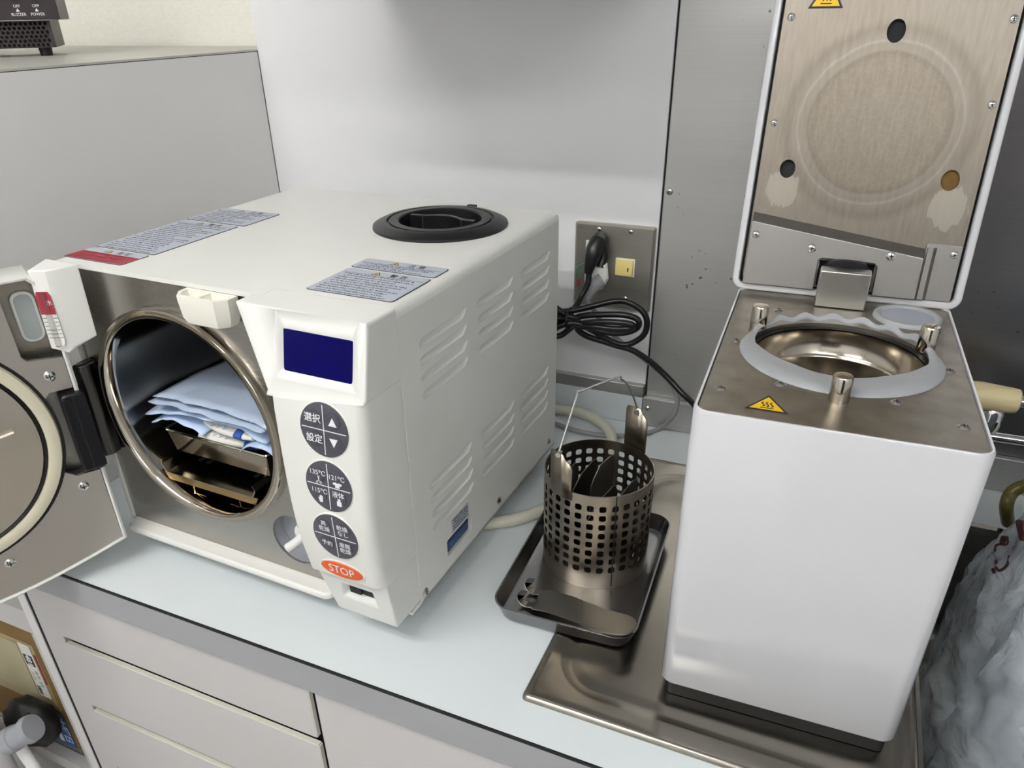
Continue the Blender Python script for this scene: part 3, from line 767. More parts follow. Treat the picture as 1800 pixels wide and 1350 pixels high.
# lower rack: bent dark plate with slots
rk = empty('sterilizing_rack', AC_L, -.0348); tag(rk, 'bent steel rack with slots at the bottom of the autoclave chamber', 'rack')
bm = NB()
prof = [(.0895, .150), (.0865, .143), (.0925, .1325), (.2335, .1325), (.2395, .143), (.2365, .150)]
th = [(x+(.0012 if i < 3 else -.0012), z+.0014) for i, (x, z) in enumerate(prof)]
loft(bm, [[(x, y, z) for x, z in prof+th[::-1]] for y in (.004, .30)], True, True)
obj('plate', bm, M_chamber, rk, 20)
for x in (.112, .126, .205, .219):
    bm = NB(); prism(bm, rrect(x-.0035, x+.0035, .04, .062, .003, 3), .1341, .1344); obj('slot', bm, M_dark, rk)
bm = NB(); prism(bm, [(.0925, .1215), (.2335, .1215), (.2395, .1325), (.0865, .1325)], .006, .0075, 'y'); obj('front_flange', bm, M_gold, rk)
bm = NB()
for x in (.125, .201): prism(bm, [(x-.018, .1045), (x+.018, .1045), (x+.018, .1055), (x-.018, .1055)], .012, .29, 'y'); prism(bm, [(x-.001, .1045), (x+.001, .1045), (x+.001, .1320), (x-.001, .1320)], .012, .29, 'y')
obj('runner', bm, M_gold, rk)
# instrument tray resting on the rack's upturned sides
it = empty('instrument_tray', AC_L, -.0348); tag(it, 'shiny steel instrument tray under the blue pouches in the chamber', 'tray')
bm = NB(); tx0, tx1, ty0, ty1 = .0815, .2455, .026, .27; z0, z1 = .1508, .1815
lo = [[(x, y, z) for x, y in rrect(tx0+i, tx1-i, ty0+i, ty1-i, .004, 2)] for i, z in ((.004, z0), (0, z1), (.0012, z1), (.0052, z0+.0012))]
loft(bm, lo, True, True); obj('pan', bm, M_chamber, it, 25)
bm = NB(); tube(bm, [(x, y, z1) for x, y in rrect(tx0, tx1, ty0, ty1, .004, 2)], .0016, 6, closed=True); obj('rim', bm, M_mirror, it)
# sterilizing pouches
def pouch(x0, x1, y0, y1, z, seed, amp, rz, m, droop=0., lift=0.):
    bm = NB(); nx, ny = 22, 20; g = []
    for j in range(ny+1):
        row = []
        for i in range(nx+1):
            u, v = i/nx, j/ny
            x = x0+(x1-x0)*u; y = y0+(y1-y0)*v
            w = noise.noise(Vector((x*28, y*16, seed*7.3)))*amp + noise.noise(Vector((x*70, y*40, seed*3.1)))*amp*.35
            zz = z+w*(1-.6*v) - droop*(1-v)**3*(abs(u-.5)*2)**2 + lift*(1-v)*sin(pi*u)
            row.append(bm.verts.new((x+(y-y0)*sin(rz), y+(x-x0)*sin(rz)*-.5+.004*noise.noise(Vector((x*40, 0, seed))), zz)))
        g.append(row)
    for j in range(ny):
        for i in range(nx): bm.faces.new((g[j][i], g[j][i+1], g[j+1][i+1], g[j+1][i]))
    return bm
PS_ = [(.0640, .148, .024, .25, .1960, 1, .0045, .02, M_pouch, .007, .004, 'pale blue pouch lying lowest at the left of the instrument tray'),
       (.206, .262, .022, .25, .1940, 6, .0050, -.02, M_pouch, .012, .004, 'crumpled pale blue pouch hanging over the right end of the instrument tray'),
       (.0600, .250, .022, .27, .2075, 2, .0045, -.04, M_pouch, .006, .008, 'pale blue pouch second from the bottom with raised middle'),
       (.072, .258, .020, .28, .2200, 4, .0035, .06, M_pouchfilm, -.003, .004, 'grey blue film pouch second from the top of the stack'),
       (.078, .262, .024, .29, .2300, 5, .0040, .05, M_pouchfilm, .003, .004, 'grey blue film pouch on top of the chamber stack')]
for x0, x1, y0, y1, z, sd, am, rz, m, dr_, li, lab in PS_:
    o = obj('sterilizing_pouch', pouch(x0, x1, y0, y1, z, sd, am, rz, m, dr_, li), m, None, 180, loc=AC_L, rot=AC_R)
    s_ = o.modifiers.new('thick', 'SOLIDIFY'); s_.thickness = .0012
    tag(o, lab, 'pouch', 'sterilizing pouches in the chamber')
def packet(x, y, z, l, w, h, rz, lab, txt):
    e = empty('wrapped_packet', AC_L, -.0348); tag(e, lab, 'packet', 'wrapped packets in the chamber')
    bm = NB(); loops = []
    for k in range(9):
        t = k/8; s = max(.12, sin(pi*min(max(t, .04), .96))**.35)
        loops.append([(-l/2+l*t, w/2*s*cos(a), h/2*s*sin(a)) for a in [2*pi*i/16 for i in range(16)]])
    loft(bm, loops, True, True); b = obj('body', bm, M_pack, e, 60, loc=(x, y, z), rot=(0, 0, rz))
    bm = NB(); tube(bm, [(l*.20, 0, 0), (l*.34, 0, 0)], h*.47, 16); 
    for v in bm.verts: v.co.y *= w/h*1.01; v.co.z *= 1.02
    obj('blue_print', bm, M_pouchprint, e, 60, loc=(x, y, z), rot=(0, 0, rz))
    for k in range(3): text('シ', .008, M_pouchprint, e, (x-l*.22+k*.010, y-w*.36, z+h*.46), (radians(35), 0, 0))
packet(.182, .040, .1975, .085, .026, .014, -.1, 'white packet with blue print between the lowest pouches', '')
packet(.180, .046, .1795, .10, .030, .016, .15, 'white packet with blue print lying in the instrument tray', '')

# ------------------------------------------------------------------ top-loading sterilizer on the drainboard
TS = empty('top_loading_sterilizer', (.1769, -.5859, 0), .0343)
tag(TS, 'glossy white top-loading sterilizer with raised steel lid on the drainboard', 'sterilizer')
BW, BD, B0, BT = .2242, .3364, .0235, .343
def ring_loop(i, z, r=.014): return [(x, y, z) for x, y in rrect(i, BW-i, i, BD-i, max(r-i, .002), 6)]
bm = NB()
loft(bm, [ring_loop(.002, B0), ring_loop(0, B0+.003), ring_loop(0, BT-.002), ring_loop(.0012, BT), ring_loop(.0030, BT), ring_loop(.0036, BT-.004), ring_loop(.0036, BT-.02)], True, False)
obj('body', bm, M_gloss, TS, 50)
bm = NB(); loft(bm, [ring_loop(.006, .0045), ring_loop(.006, B0+.0002)], True, True); obj('base', bm, M_rubber, TS)
GC = (.1125, .163)
bm = NB()
plate(bm, rrect(.0042, BW-.0042, .0042, BD-.0042, .010, 5), [ell(*GC, .0845, n=48), ell(.1785, .289, .024, .025, 28)], BT-.0055, BT-.0015)
tp = obj('top_plate', bm, M_steelplate, TS, 0)
ZT = BT-.0015
bm = NB()
lathe(bm, [(.0860, ZT-.0045), (.0790, ZT-.0055), (.0768, ZT-.0048), (.0758, ZT-.030), (.0735, ZT-.032), (.0725, ZT-.034), (.0725, ZT-.20), (0, ZT-.20)], (*GC, 0), n=56); obj('chamber', bm, M_chamber, TS, 50, weld=True)
bm = NB(); lathe(bm, [(.0846, ZT-.0012), (.0846, ZT-.0035), (.0772, ZT-.0035)], (*GC, 0), n=48); obj('gasket_gap_shade', bm, M_rubber, TS)  # black ring painted in for the shade below the lifted gasket
# silicone gasket: wide in front, curled up and wavy at the back
bm = NB(); N = 144; lp = [[], [], [], []]
for i in range(N):
    a = 2*pi*i/N; bk = max(0, sin(a)); fr = max(0, -sin(a))
    ri = .0765-.0215*min(1, fr*1.35)**.8 if fr > 0 else .0765-.002*0
    if fr <= 0: ri = .0765+.0085*min(1, bk*2.2)
    ro = .0915-.0022*min(1, bk*2)
    cu = min(1, max(0, (bk-.25)*3)); wave = sin((a-pi/2)*19)
    zo = .0018+cu*(.0055+.0022*wave); ro += cu*.001*wave; zi = .0018+cu*(.0022+.0016*wave)
    c, s = cos(a), sin(a)
    lp[0].append((GC[0]+ri*c, GC[1]+ri*s, ZT+zi)); lp[1].append((GC[0]+(ri+ro)/2*c, GC[1]+(ri+ro)/2*s, ZT+(zi+zo)/2+.0012))
    lp[2].append((GC[0]+(ro-.0015)*c, GC[1]+(ro-.0015)*s, ZT+zo+.0008)); lp[3].append((GC[0]+ro*c, GC[1]+ro*s, ZT+zo-.0014))
loft(bm, lp+[[(x, y, max(ZT+.0001, z-.0004)) for x, y, z in lp[3]], [(x, y, z-.0016) for x, y, z in lp[0]], lp[0]]); obj('gasket', bm, M_silicone, TS, 80)
for x, y in ((.0335, .2130), (.1905, .2075), (.1134, .0625)):
    bm = NB(); lathe(bm, [(.0085, ZT-.002), (.0085, ZT+.0215), (.0075, ZT+.0232), (.003, ZT+.0238)], (x, y, 0), n=24, cap1=True); obj('locating_pin', bm, M_mirror, TS)
bm = NB(); lathe(bm, [(.0335, ZT), (.0330, ZT+.0035), (.0315, ZT+.0048), (.0265, ZT+.0040), (.0250, ZT+.0015)], (.1785, .289, 0), n=40); pr_ = obj('port_ring', bm, M_silicone, TS, 60)
bm = NB(); lathe(bm, [(.0255, ZT+.0018), (.0255, ZT+.0025), (0, ZT+.003)], (.1785, .289, 0), n=40); obj('port_membrane', bm, mat('translucent grey membrane', (150, 156, 168), .3), TS, weld=True)
for x, y in ((.0175, .052), (.0653, .0778), (.159, .0741), (.2059, .0461), (.2065, .1574), (.0168, .1665), (.05, .27), (.207, .255)):
    screw(tp, (x, y, ZT-.0006), .0052)
def hot_sign(parent, M, s=1.0):
    def p(name, polys, h, m):
        bm = NB()
        for q in polys: prism(bm, q, h, h+.00025)
        o = obj(name, bm, m, parent, 0); o.matrix_local = M; return o
    w = .0172*s; hgt = .0300*s
    p('hot_sign', [[(-w, -hgt*.45), (w, -hgt*.45), (0, hgt*.55)]], 0, M_ink)
    k = .80
    p('yellow_field', [[(-w*k, -hgt*.45*k-.0008), (w*k, -hgt*.45*k-.0008), (0, hgt*.55*k-.0008)]], .00026, M_yellow)
    pol = [[(-.0055*s, -.0098*s), (.0055*s, -.0098*s), (.0055*s, -.0088*s), (-.0055*s, -.0088*s)]]
    for cx in (-.0035, 0, .0035):
        for i in range(8):
            t0, t1 = i/8, (i+1)/8
            f = lambda t: (cx*s+.0011*s*sin(2*pi*t), (-.0070+.0085*t)*s)
            a, b = f(t0), f(t1); pol.append([(a[0]-.0006*s, a[1]), (a[0]+.0006*s, a[1]), (b[0]+.0006*s, b[1]), (b[0]-.0006*s, b[1])])
    p('heat_waves', pol, .0005, M_ink)
hot_sign(TS, Matrix.Translation((.0582, .0350, ZT+.0001)))
# hinge block
bm = NB(); prism(bm, [(.296, BT-.001), (.330, BT-.001), (.330, .374), (.314, .3825), (.296, .3825)], .0855, .1368, 'x'); obj('hinge_block', bm, M_alu, TS, bevel=.0012)
# lid: frame x = across, y = out of its inner face, z = up along it
t_ = math.atan(.2)
LMx = Matrix.Translation((0, .336, .349)) @ Matrix.Rotation(-t_, 4, 'X')
# local: (x, -n, s): inner face at y = 0 looking towards -y
def lidpart(o): o.matrix_local = LMx; return o
LS = .345
bm = NB()
def ll(i, y, r=.013): return [(x, y, z) for x, z in rrect(-.0085+i, .2325-i, -.008+i, LS-i, max(r-i, .003), 6)]
loft(bm, [ll(.0075, .006), ll(.0075, -.0035), ll(.0065, -.0048), ll(.0015, -.0048), ll(0, -.0033), ll(0, .030), ll(.006, .040)], False, True)
lid = lidpart(obj('lid', bm, M_gloss, TS, 50))
bm = NB()
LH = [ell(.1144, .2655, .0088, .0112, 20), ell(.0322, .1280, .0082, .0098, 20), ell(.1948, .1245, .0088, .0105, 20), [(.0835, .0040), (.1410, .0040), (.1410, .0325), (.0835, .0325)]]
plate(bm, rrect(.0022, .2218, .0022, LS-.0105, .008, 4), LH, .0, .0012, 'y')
# stained liner material
sm = bpy.data.materials.new('stained steel liner'); sm.use_nodes = True
nt = sm.node_tree; B = nt.nodes['Principled BSDF']; B.inputs['Metallic'].default_value = 1
tcn = nt.nodes.new('ShaderNodeTexCoord')
sub = nt.nodes.new('ShaderNodeVectorMath'); sub.operation = 'SUBTRACT'; sub.inputs[1].default_value = (.1150, 0, .1765); nt.links.new(tcn.outputs['Object'], sub.inputs[0])
nz = nt.nodes.new('ShaderNodeTexNoise'); nz.inputs['Scale'].default_value = 18; nz.inputs['Detail'].default_value = 6; nt.links.new(tcn.outputs['Object'], nz.inputs['Vector'])
ln = nt.nodes.new('ShaderNodeVectorMath'); ln.operation = 'LENGTH'; nt.links.new(sub.outputs[0], ln.inputs[0])
ad = nt.nodes.new('ShaderNodeMath'); ad.operation = 'MULTIPLY_ADD'; ad.inputs[1].default_value = .008; nt.links.new(nz.outputs['Fac'], ad.inputs[0]); nt.links.new(ln.outputs['Value'], ad.inputs[2])
rp = nt.nodes.new('ShaderNodeValToRGB'); mrn = nt.nodes.new('ShaderNodeMapRange'); mrn.inputs['From Max'].default_value = .15; nt.links.new(ad.outputs[0], mrn.inputs['Value']); nt.links.new(mrn.outputs[0], rp.inputs['Fac'])
cr = rp.color_ramp
base = lin((166, 155, 141)); 
def el(p, c): e = cr.elements.new(p); e.color = lin(c)
cr.elements[0].color = lin((136, 128, 117)); cr.elements[1].color = lin((140, 132, 122))
el(.44, (134, 125, 113)); el(.485, (125, 117, 105)); el(.505, (139, 131, 121)); el(.545, (136, 129, 119)); el(.560, (150, 144, 134)); el(.575, (138, 130, 120)); el(.64, (129, 121, 110)); el(.70, (140, 132, 121))
nz2 = nt.nodes.new('ShaderNodeTexNoise'); nz2.inputs['Scale'].default_value = 60; nz2.inputs['Detail'].default_value = 8
mpp = nt.nodes.new('ShaderNodeMapping'); mpp.inputs['Scale'].default_value = (4, 4, .6); nt.links.new(tcn.outputs['Object'], mpp.inputs['Vector']); nt.links.new(mpp.outputs[0], nz2.inputs['Vector'])
mx = nt.nodes.new('ShaderNodeMix'); mx.data_type = 'RGBA'; mx.blend_type = 'MULTIPLY'; mx.inputs[0].default_value = .38
vo = nt.nodes.new('ShaderNodeTexVoronoi'); vo.feature = 'DISTANCE_TO_EDGE'; vo.inputs['Scale'].default_value = 150; nt.links.new(tcn.outputs['Object'], vo.inputs['Vector'])
vr = nt.nodes.new('ShaderNodeMapRange'); vr.inputs['From Max'].default_value = .12; vr.inputs['To Min'].default_value = .07; vr.inputs['To Max'].default_value = 0; nt.links.new(vo.outputs['Distance'], vr.inputs['Value'])
ins_ = nt.nodes.new('ShaderNodeMath'); ins_.operation = 'LESS_THAN'; ins_.inputs[1].default_value = .073; nt.links.new(ad.outputs[0], ins_.inputs[0])
vm = nt.nodes.new('ShaderNodeMath'); vm.operation = 'MULTIPLY'; nt.links.new(vr.outputs[0], vm.inputs[0]); nt.links.new(ins_.outputs[0], vm.inputs[1])
vx = nt.nodes.new('ShaderNodeMix'); vx.data_type = 'RGBA'; nt.links.new(vm.outputs[0], vx.inputs[0]); nt.links.new(rp.outputs['Color'], vx.inputs[6]); vx.inputs[7].default_value = lin((188, 182, 170))
nt.links.new(vx.outputs[2], mx.inputs[6]); nt.links.new(nz2.outputs['Fac'], mx.inputs[7])
# limescale runs under the two lower openings
def blob(cx, cz, rx, rz):
    s = nt.nodes.new('ShaderNodeVectorMath'); s.operation = 'SUBTRACT'; s.inputs[1].default_value = (cx, 0, cz); nt.links.new(tcn.outputs['Object'], s.inputs[0])
    m = nt.nodes.new('ShaderNodeVectorMath'); m.operation = 'MULTIPLY'; m.inputs[1].default_value = (1/rx, 0, 1/rz); nt.links.new(s.outputs[0], m.inputs[0])
    l = nt.nodes.new('ShaderNodeVectorMath'); l.operation = 'LENGTH'; nt.links.new(m.outputs[0], l.inputs[0])
    a = nt.nodes.new('ShaderNodeMath'); a.operation = 'MULTIPLY_ADD'; a.inputs[1].default_value = 1.1; nt.links.new(nz2.outputs['Fac'], a.inputs[0]); nt.links.new(l.outputs['Value'], a.inputs[2])
    r = nt.nodes.new('ShaderNodeMapRange'); r.inputs['From Min'].default_value = 1.42; r.inputs['From Max'].default_value = 1.5; r.inputs['To Min'].default_value = .5; r.inputs['To Max'].default_value = 0; nt.links.new(a.outputs[0], r.inputs['Value'])
    return r.outputs[0]
prev = mx.outputs[2]
for bb in ((.030, .106, .019, .021), (.199, .098, .019, .024)):
    m2 = nt.nodes.new('ShaderNodeMix'); m2.data_type = 'RGBA'; nt.links.new(blob(*bb), m2.inputs[0]); nt.links.new(prev, m2.inputs[6]); m2.inputs[7].default_value = lin((164, 158, 148)); prev = m2.outputs[2]
nt.links.new(prev, B.inputs['Base Color']); B.inputs['Roughness'].default_value = .42
lidpart(obj('liner_plate', bm, sm, TS, 0))
lidpart(bobj('lid_shade_sheet', (.002, .222, .0060, .0064, .0, LS-.012), M_dark, TS))  # dark sheet standing in for shade behind the liner's openings and edge gap
lidpart(bobj('insulation_mesh', (.184, .206, .004, .0055, .112, .137), M_brass, TS))
# deflector cover below the liner
bm = NB(); dtop = [(.0040, .0700), (.0040, .0), (.0815, .0), (.0815, .0330), (.0850, .0355), (.1395, .0345), (.1430, .0310), (.1430, .0), (.1860, .0), (.1860, .0440)]
n_ = len(dtop)
def dl(y, up_=0): return [(x, y, z+(up_ if i in (0, n_-1) else 0)) for i, (x, z) in enumerate(dtop)]
loft(bm, [dl(-.0110), dl(-.0002, .0098)], True, False); lidpart(obj('deflector', bm, M_defl, TS, 0, bevel=.0006))
bm = NB(); prism(bm, [(.1880, -.0030), (.1880, -.0085), (.1935, -.0085), (.1975, -.0030)], .0, .0560); dd = obj('deflector_ridge', bm, M_defl, TS, 0, bevel=.0005); lidpart(dd)
lidpart(bobj('corner_plate', (.1870, .2215, -.0030, -.0002, .0, .0600), M_defl, TS, .0005))
for x, z, y, r in ((.0102, .2792, 0, .0040), (.2165, .2752, 0, .0040), (.0102, .1749, 0, .0038), (.2160, .1982, 0, .0040), (.0105, .0555, -.011, .0042), (.0725, .0454, -.011, .0048), (.1541, .0439, -.011, .0050), (.2150, .0500, -.003, .0042)):
    o = screw(lid, (x, y, z), r, (pi/2, 0, 0))
hot_sign(TS, LMx @ Matrix.Translation((.0425, -.0002, .3005)) @ Euler((pi/2, 0, 0)).to_matrix().to_4x4())
bm = NB(); tube(bm, smooth_path([(.094, .330, .374), (.099, .324, .3795), (.111, .320, .3815), (.124, .324, .3795), (.129, .330, .374)], 4), .0085, 14)
obj('braided_hose', bm, mat('black wire braid', (34, 34, 36), .3, .6, bump=1.0, bscale=1800), TS)

# ------------------------------------------------------------------ sink unit
SK = empty('sink', (0, 0, 0)); tag(SK, 'stainless steel sink with embossed drainboard let into the worktop', 'sink')
def rl(x0, x1, y0, y1, r, z, n=8): return [(x, y, z) for x, y in rrect(x0, x1, y0, y1, r, n)]
X0, X1, Y0, Y1 = .046, .4245, -.6455, -.1205
bm = NB()
loft(bm, [rl(X0, X1, Y0, Y1, .006, .0002), rl(X0+.001, X1, Y0+.001, Y1-.001, .006, .0045), rl(X0+.004, X1-.003, Y0+.006, Y1-.004, .006, .0062), rl(X0+.010, X1-.006, Y0+.014, Y1-.010, .01, .0050),
          rl(X0+.018, X1-.010, Y0+.024, Y1-.030, .055, .0048), rl(X0+.021, X1-.013, Y0+.028, Y1-.034, .052, .0040), rl(X0+.027, X1-.019, Y0+.035, Y1-.041, .046, .0024), rl(X0+.032, X1-.024, Y0+.040, Y1-.046, .042, .0024), rl(X0+.037, X1-.029, Y0+.046, Y1-.052, .04, .0034), rl(X0+.042, X1-.034, Y0+.052, Y1-.058, .036, .0036)], True, True)
obj('drainboard', bm, M_sink, SK, 60)
bm = NB()
x0, x1, y0, y1 = .4255, .936, -.612, -.128
loft(bm, [rl(x0, x1, y0-.02, y1+.008, .005, .0002), rl(x0, x1, y0-.02, y1+.006, .005, .0045), rl(x0+.004, x1-.02, y0, y1-.004, .03, .0045), rl(x0+.007, x1-.024, y0+.006, y1-.008, .035, -.006), rl(x0+.010, x1-.03, y0+.012, y1-.012, .05, -.165), rl(x0+.035, x1-.05, y0+.04, y1-.035, .05, -.185), rl(x0+.2, x1-.2, y0+.18, y1-.18, .03, -.188)], False, True)
obj('basin', bm, M_sink, SK, 60)

# ------------------------------------------------------------------ shallow tray, basket, lifter
TR = empty('shallow_tray', (.0485, -.4290, 0), .045); tag(TR, 'dull steel tray lying half on the drainboard edge', 'tray')
bm = NB(); w, d = .0845, .1230
loft(bm, [rl(-w+.009, w-.009, -d+.009, d-.009, .018, .0068), rl(-w+.006, w-.006, -d+.006, d-.006, .020, .0085), rl(-w, w, -d, d, .024, .0270), rl(-w-.0012, w+.0012, -d-.0012, d+.0012, .025, .0282), rl(-w-.0012, w+.0012, -d-.0012, d+.0012, .025, .0292), rl(-w+.0008, w-.0008, -d+.0008, d-.0008, .023, .0296), rl(-w+.0012, w-.0012, -d+.0012, d-.0012, .0228, .0280), rl(-w+.008, w-.008, -d+.008, d-.008, .018, .0092), rl(-w+.012, w-.012, -d+.012, d-.012, .016, .0080)], True, True)
obj('pan', bm, M_tray, TR, 50)

BK = empty('perforated_basket', (.0470, -.3950, .0082)); tag(BK, 'perforated steel basket with wire handle standing in the shallow tray', 'basket')
RB, HB = .0672, .1370
NC, NR = 29, 8
zlo, zhi = .0225, .1262
cw, ch = 2*pi/NC, (zhi-zlo)/NR
E_A = (radians(245), radians(65)); ew = radians(14.5)
def basket_wall():
    V_, F_, N_ = [], [], []
    TH = .0011
    def vert(a, z, r): V_.append((r*cos(a), r*sin(a), z)); return len(V_)-1
    def face(params, kind):                              # params: (angle, z, radius)
        idx = [vert(*p) for p in params]
        F_.append(idx)
        for a, z, r in params:
            if kind == 'o': N_.append((cos(a), sin(a), 0))
            elif kind == 'i': N_.append((-cos(a), -sin(a), 0))
            else: N_.append(kind)
    def both(pts):
        face([(a, z, RB) for a, z in pts], 'o'); face([(a, z, RB-TH) for a, z in reversed(pts)], 'i')
    def edge(p, q, nrm): face([(p[0], p[1], RB), (q[0], q[1], RB), (q[0], q[1], RB-TH), (p[0], p[1], RB-TH)], nrm)
    for c in range(NC):
        a0, a1 = c*cw, (c+1)*cw; am = (a0+a1)/2
        for za, zb in ((0, zlo), (zhi, HB)):
            both([(a0, za), (am, za), (am, zb), (a0, zb)]); both([(am, za), (a1, za), (a1, zb), (am, zb)])
        for p, q in (((a0, HB), (am, HB)), ((am, HB), (a1, HB))): edge(p, q, (0, 0, 1))
        for r_ in range(NR):
            z0, z1 = zlo+r_*ch, zlo+(r_+1)*ch; zc = (z0+z1)/2; ha, hz_ = (a1-a0)*.29, (z1-z0)*.32
            inn, out = [], []
            for i in range(16):
                t = 2*pi*i/16; c_, s_ = cos(t), sin(t); f = (abs(c_)**4+abs(s_)**4)**(-.25); g = 1/max(abs(c_), abs(s_))
                inn.append((am+ha*c_*f, zc+hz_*s_*f)); out.append((am+(a1-a0)/2*c_*g, zc+(z1-z0)/2*s_*g))
            for i in range(16):
                j = (i+1) % 16; both([out[i], out[j], inn[j], inn[i]])
                t = 2*pi*(i+.5)/16; tx = Vector((-sin(am), cos(am), 0)); nr = -(tx*cos(t)+Vector((0, 0, sin(t)))); edge(inn[j], inn[i], tuple(nr))
    me = bpy.data.meshes.new('wall'); me.from_pydata(V_, [], F_); me.update()
    me.shade_smooth(); me.normals_split_custom_set(N_)
    return me
wl = mobj('wall', basket_wall(), M_basket, BK, 0)
for ea in E_A:
    bm = NB(); lo, hi = [], []; r = RB+.0004
    zq = .1830 if ea > pi else .1925
    prof = [(-1, HB-.004), (-1, zq-.004), (-.92, zq), (-.35, zq+.0005), (.0, zq+.001), (.25, zq), (.42, zq-.005), (.55, zq-.0065), (.80, zq-.009), (1, zq-.015), (1, HB-.004)]
    if ea < pi: prof = [(-x, z) for x, z in reversed(prof)]
    for x, z in prof: lo.append(bm.verts.new((r*cos(ea+x*ew), r*sin(ea+x*ew), z)))
    for x, z in prof: hi.append(bm.verts.new((r*cos(ea+x*ew), r*sin(ea+x*ew), .126)))
    for i in range(len(prof)-1):
        if prof[i][0] != prof[i+1][0]: bm.faces.new((lo[i], lo[i+1], hi[i+1], hi[i]))
    e_ = obj('ear', bm, M_basket, BK, 60); s_ = e_.modifiers.new('sheet', 'SOLIDIFY'); s_.thickness = .0014; s_.offset = 1
# base, seam, dividers
bm = NB(); lathe(bm, [(RB-.0012, .0005), (RB-.0012, .0016), (0, .0016)], n=48); obj('base', bm, M_dsteel, BK, weld=True)
sa = radians(305)
bm = NB()
for k in range(1): box(bm, -.0006, .0006, -.0004, .0006, .004, HB)
obj('seam', bm, M_dark, BK, loc=(RB*cos(sa), RB*sin(sa), 0), rot=(0, 0, sa-pi/2))
def divider(x0, y0, x1, y1, zt0, zt1):
    bm = NB(); a, b = Vector((x0, y0, 0)), Vector((x1, y1, 0)); L = (b-a).length; dr = (b-a)/L; nn = Vector((-dr.y, dr.x, 0))*.0006
    pr = [(0, .002), (L, .002), (L, zt1-.012), (L*.93, zt1-.002), (L*.82, zt1), (L*.35, zt0+.002), (L*.10, zt0-.012), (0, zt0-.02)]
    loft(bm, [[a+dr*s+Vector((0, 0, z))+nn*k for s, z in pr] for k in (-1, 1)], True, True); obj('divider', bm, M_dsteel, BK, 0)
divider(-.050, -.012, -.036, .030, .112, .120); divider(-.030, -.014, -.012, .036, .116, .128); divider(-.008, -.004, .006, .046, .128, .132)
divider(.000, -.048, .022, .010, .100, .112); divider(.024, -.040, .046, .016, .110, .124)
# wire handle hinged on the ears
hp = [Vector(p)-Vector((.0470, -.3950, .0082)) for p in ((.0160, -.4560, .1935), (.0192, -.4487, .2118), (.0274, -.4311, .2573), (.0293, -.4270, .2593), (.0558, -.3700, .2566), (.0589, -.3632, .2519), (.0662, -.3476, .2342), (.0718, -.3356, .2094), (.0742, -.3325, .1990))]
bm = NB(); tube(bm, smooth_path(hp, 3), .00125, 8); obj('handle', bm, M_chrome, BK)
for p in (hp[0], hp[-1]):
    bm = NB(); tube(bm, [p+Vector((.0, -.004, -.003)), p+Vector((0, .004, -.003))], .0032, 10); obj('pivot', bm, M_screw, BK)

# lifting tool: flat handle with two hooked prongs, lying across the tray's front rim
LT = empty('lifting_tool', (0, 0, 0)); tag(LT, 'flat steel lifting tool with two hooks lying across the tray', 'tool')
pl_ = [(.010, -.5270), (.030, -.5290), (.110, -.5500)]+[(.1215+.0165*cos(t), -.5335+.0168*sin(t)) for t in [radians(a) for a in range(-100, 81, 20)]]+[(.095, -.5110), (.050, -.4960), (.020, -.4900), (.0105, -.4930)]
def hz(x): return .0106+x*.195
bm = NB(); loft(bm, [[(x, y, hz(x)+k) for x, y in pl_] for k in (0, .0014)], True, True); obj('handle', bm, M_dsteel, LT, 0, bevel=.0004)
for y in (-.5200, -.4960):
    bm = NB(); w = .0045
    pr = [(.012, hz(.012)), (.001, .0105), (-.004, .0125), (-.008, .017), (-.0095, .0235), (-.007, .0265), (.0005, .027)]
    loft(bm, [[(x, y+k, z) for x, z in pr]+[(x+.0008, y+k, z+.0012) for x, z in reversed(pr)] for k in (-w, w)], True, True); obj('hook', bm, M_dsteel, LT, 30)
bm = NB(); loft(bm, [[(x, -.5330+(x-.02)*-.02+k, hz(x)+.001) for x in (.020, .060, .105)]+[(x, -.5330+(x-.02)*-.02+k, hz(x)-.006) for x in (.105, .060, .020)] for k in (0, .001)], True, True)
bm.free()

# ------------------------------------------------------------------ outlet plate, plugs and cords
OP = empty('outlet_plate', (0, 0, 0)); tag(OP, 'brushed steel wall plate with socket and yellowed rocker switch', 'outlet')
px0, px1, pz0, pz1 = -.1225, .0062, .2030, .3395
bm = NB(); loft(bm, [[(x, y, z) for x, z in rrect(px0+i, px1-i, pz0+i, pz1-i, .003, 3)] for i, y in ((0, 0), (0, -.007), (.003, -.010))], False, True); obj('plate', bm, mat('satin plate steel', (172, 168, 160), .42, 1.0, var=.05, vscale=8, stretch=(2, 2, 40)), OP, 30)
bobj('socket', (-.1030, -.0720, -.0125, -.0100, .2350, .3120), M_ivory, OP, .0008)
rs = bobj('switch_frame', (-.0530, -.0215, -.0120, -.0100, .2600, .2890), M_ivory, OP, .0006)
bm = NB(); prism(bm, [(-.0121, .2625), (-.0121, .2870), (-.0150, .2870), (-.0190, .2650), (-.0180, .2625)], -.0508, -.0238, 'x')
obj('rocker', bm, M_switch, rs, bevel=.0006)
bobj('indicator', (-.0315, -.0298, -.0182, -.0168, .2700, .2760), M_ink, rs)
for u, v in ((1053, 403), (1109, 408), (1099, 525)): screw(OP, onY(u, v, -.010), .0036, (pi/2, 0, 0))
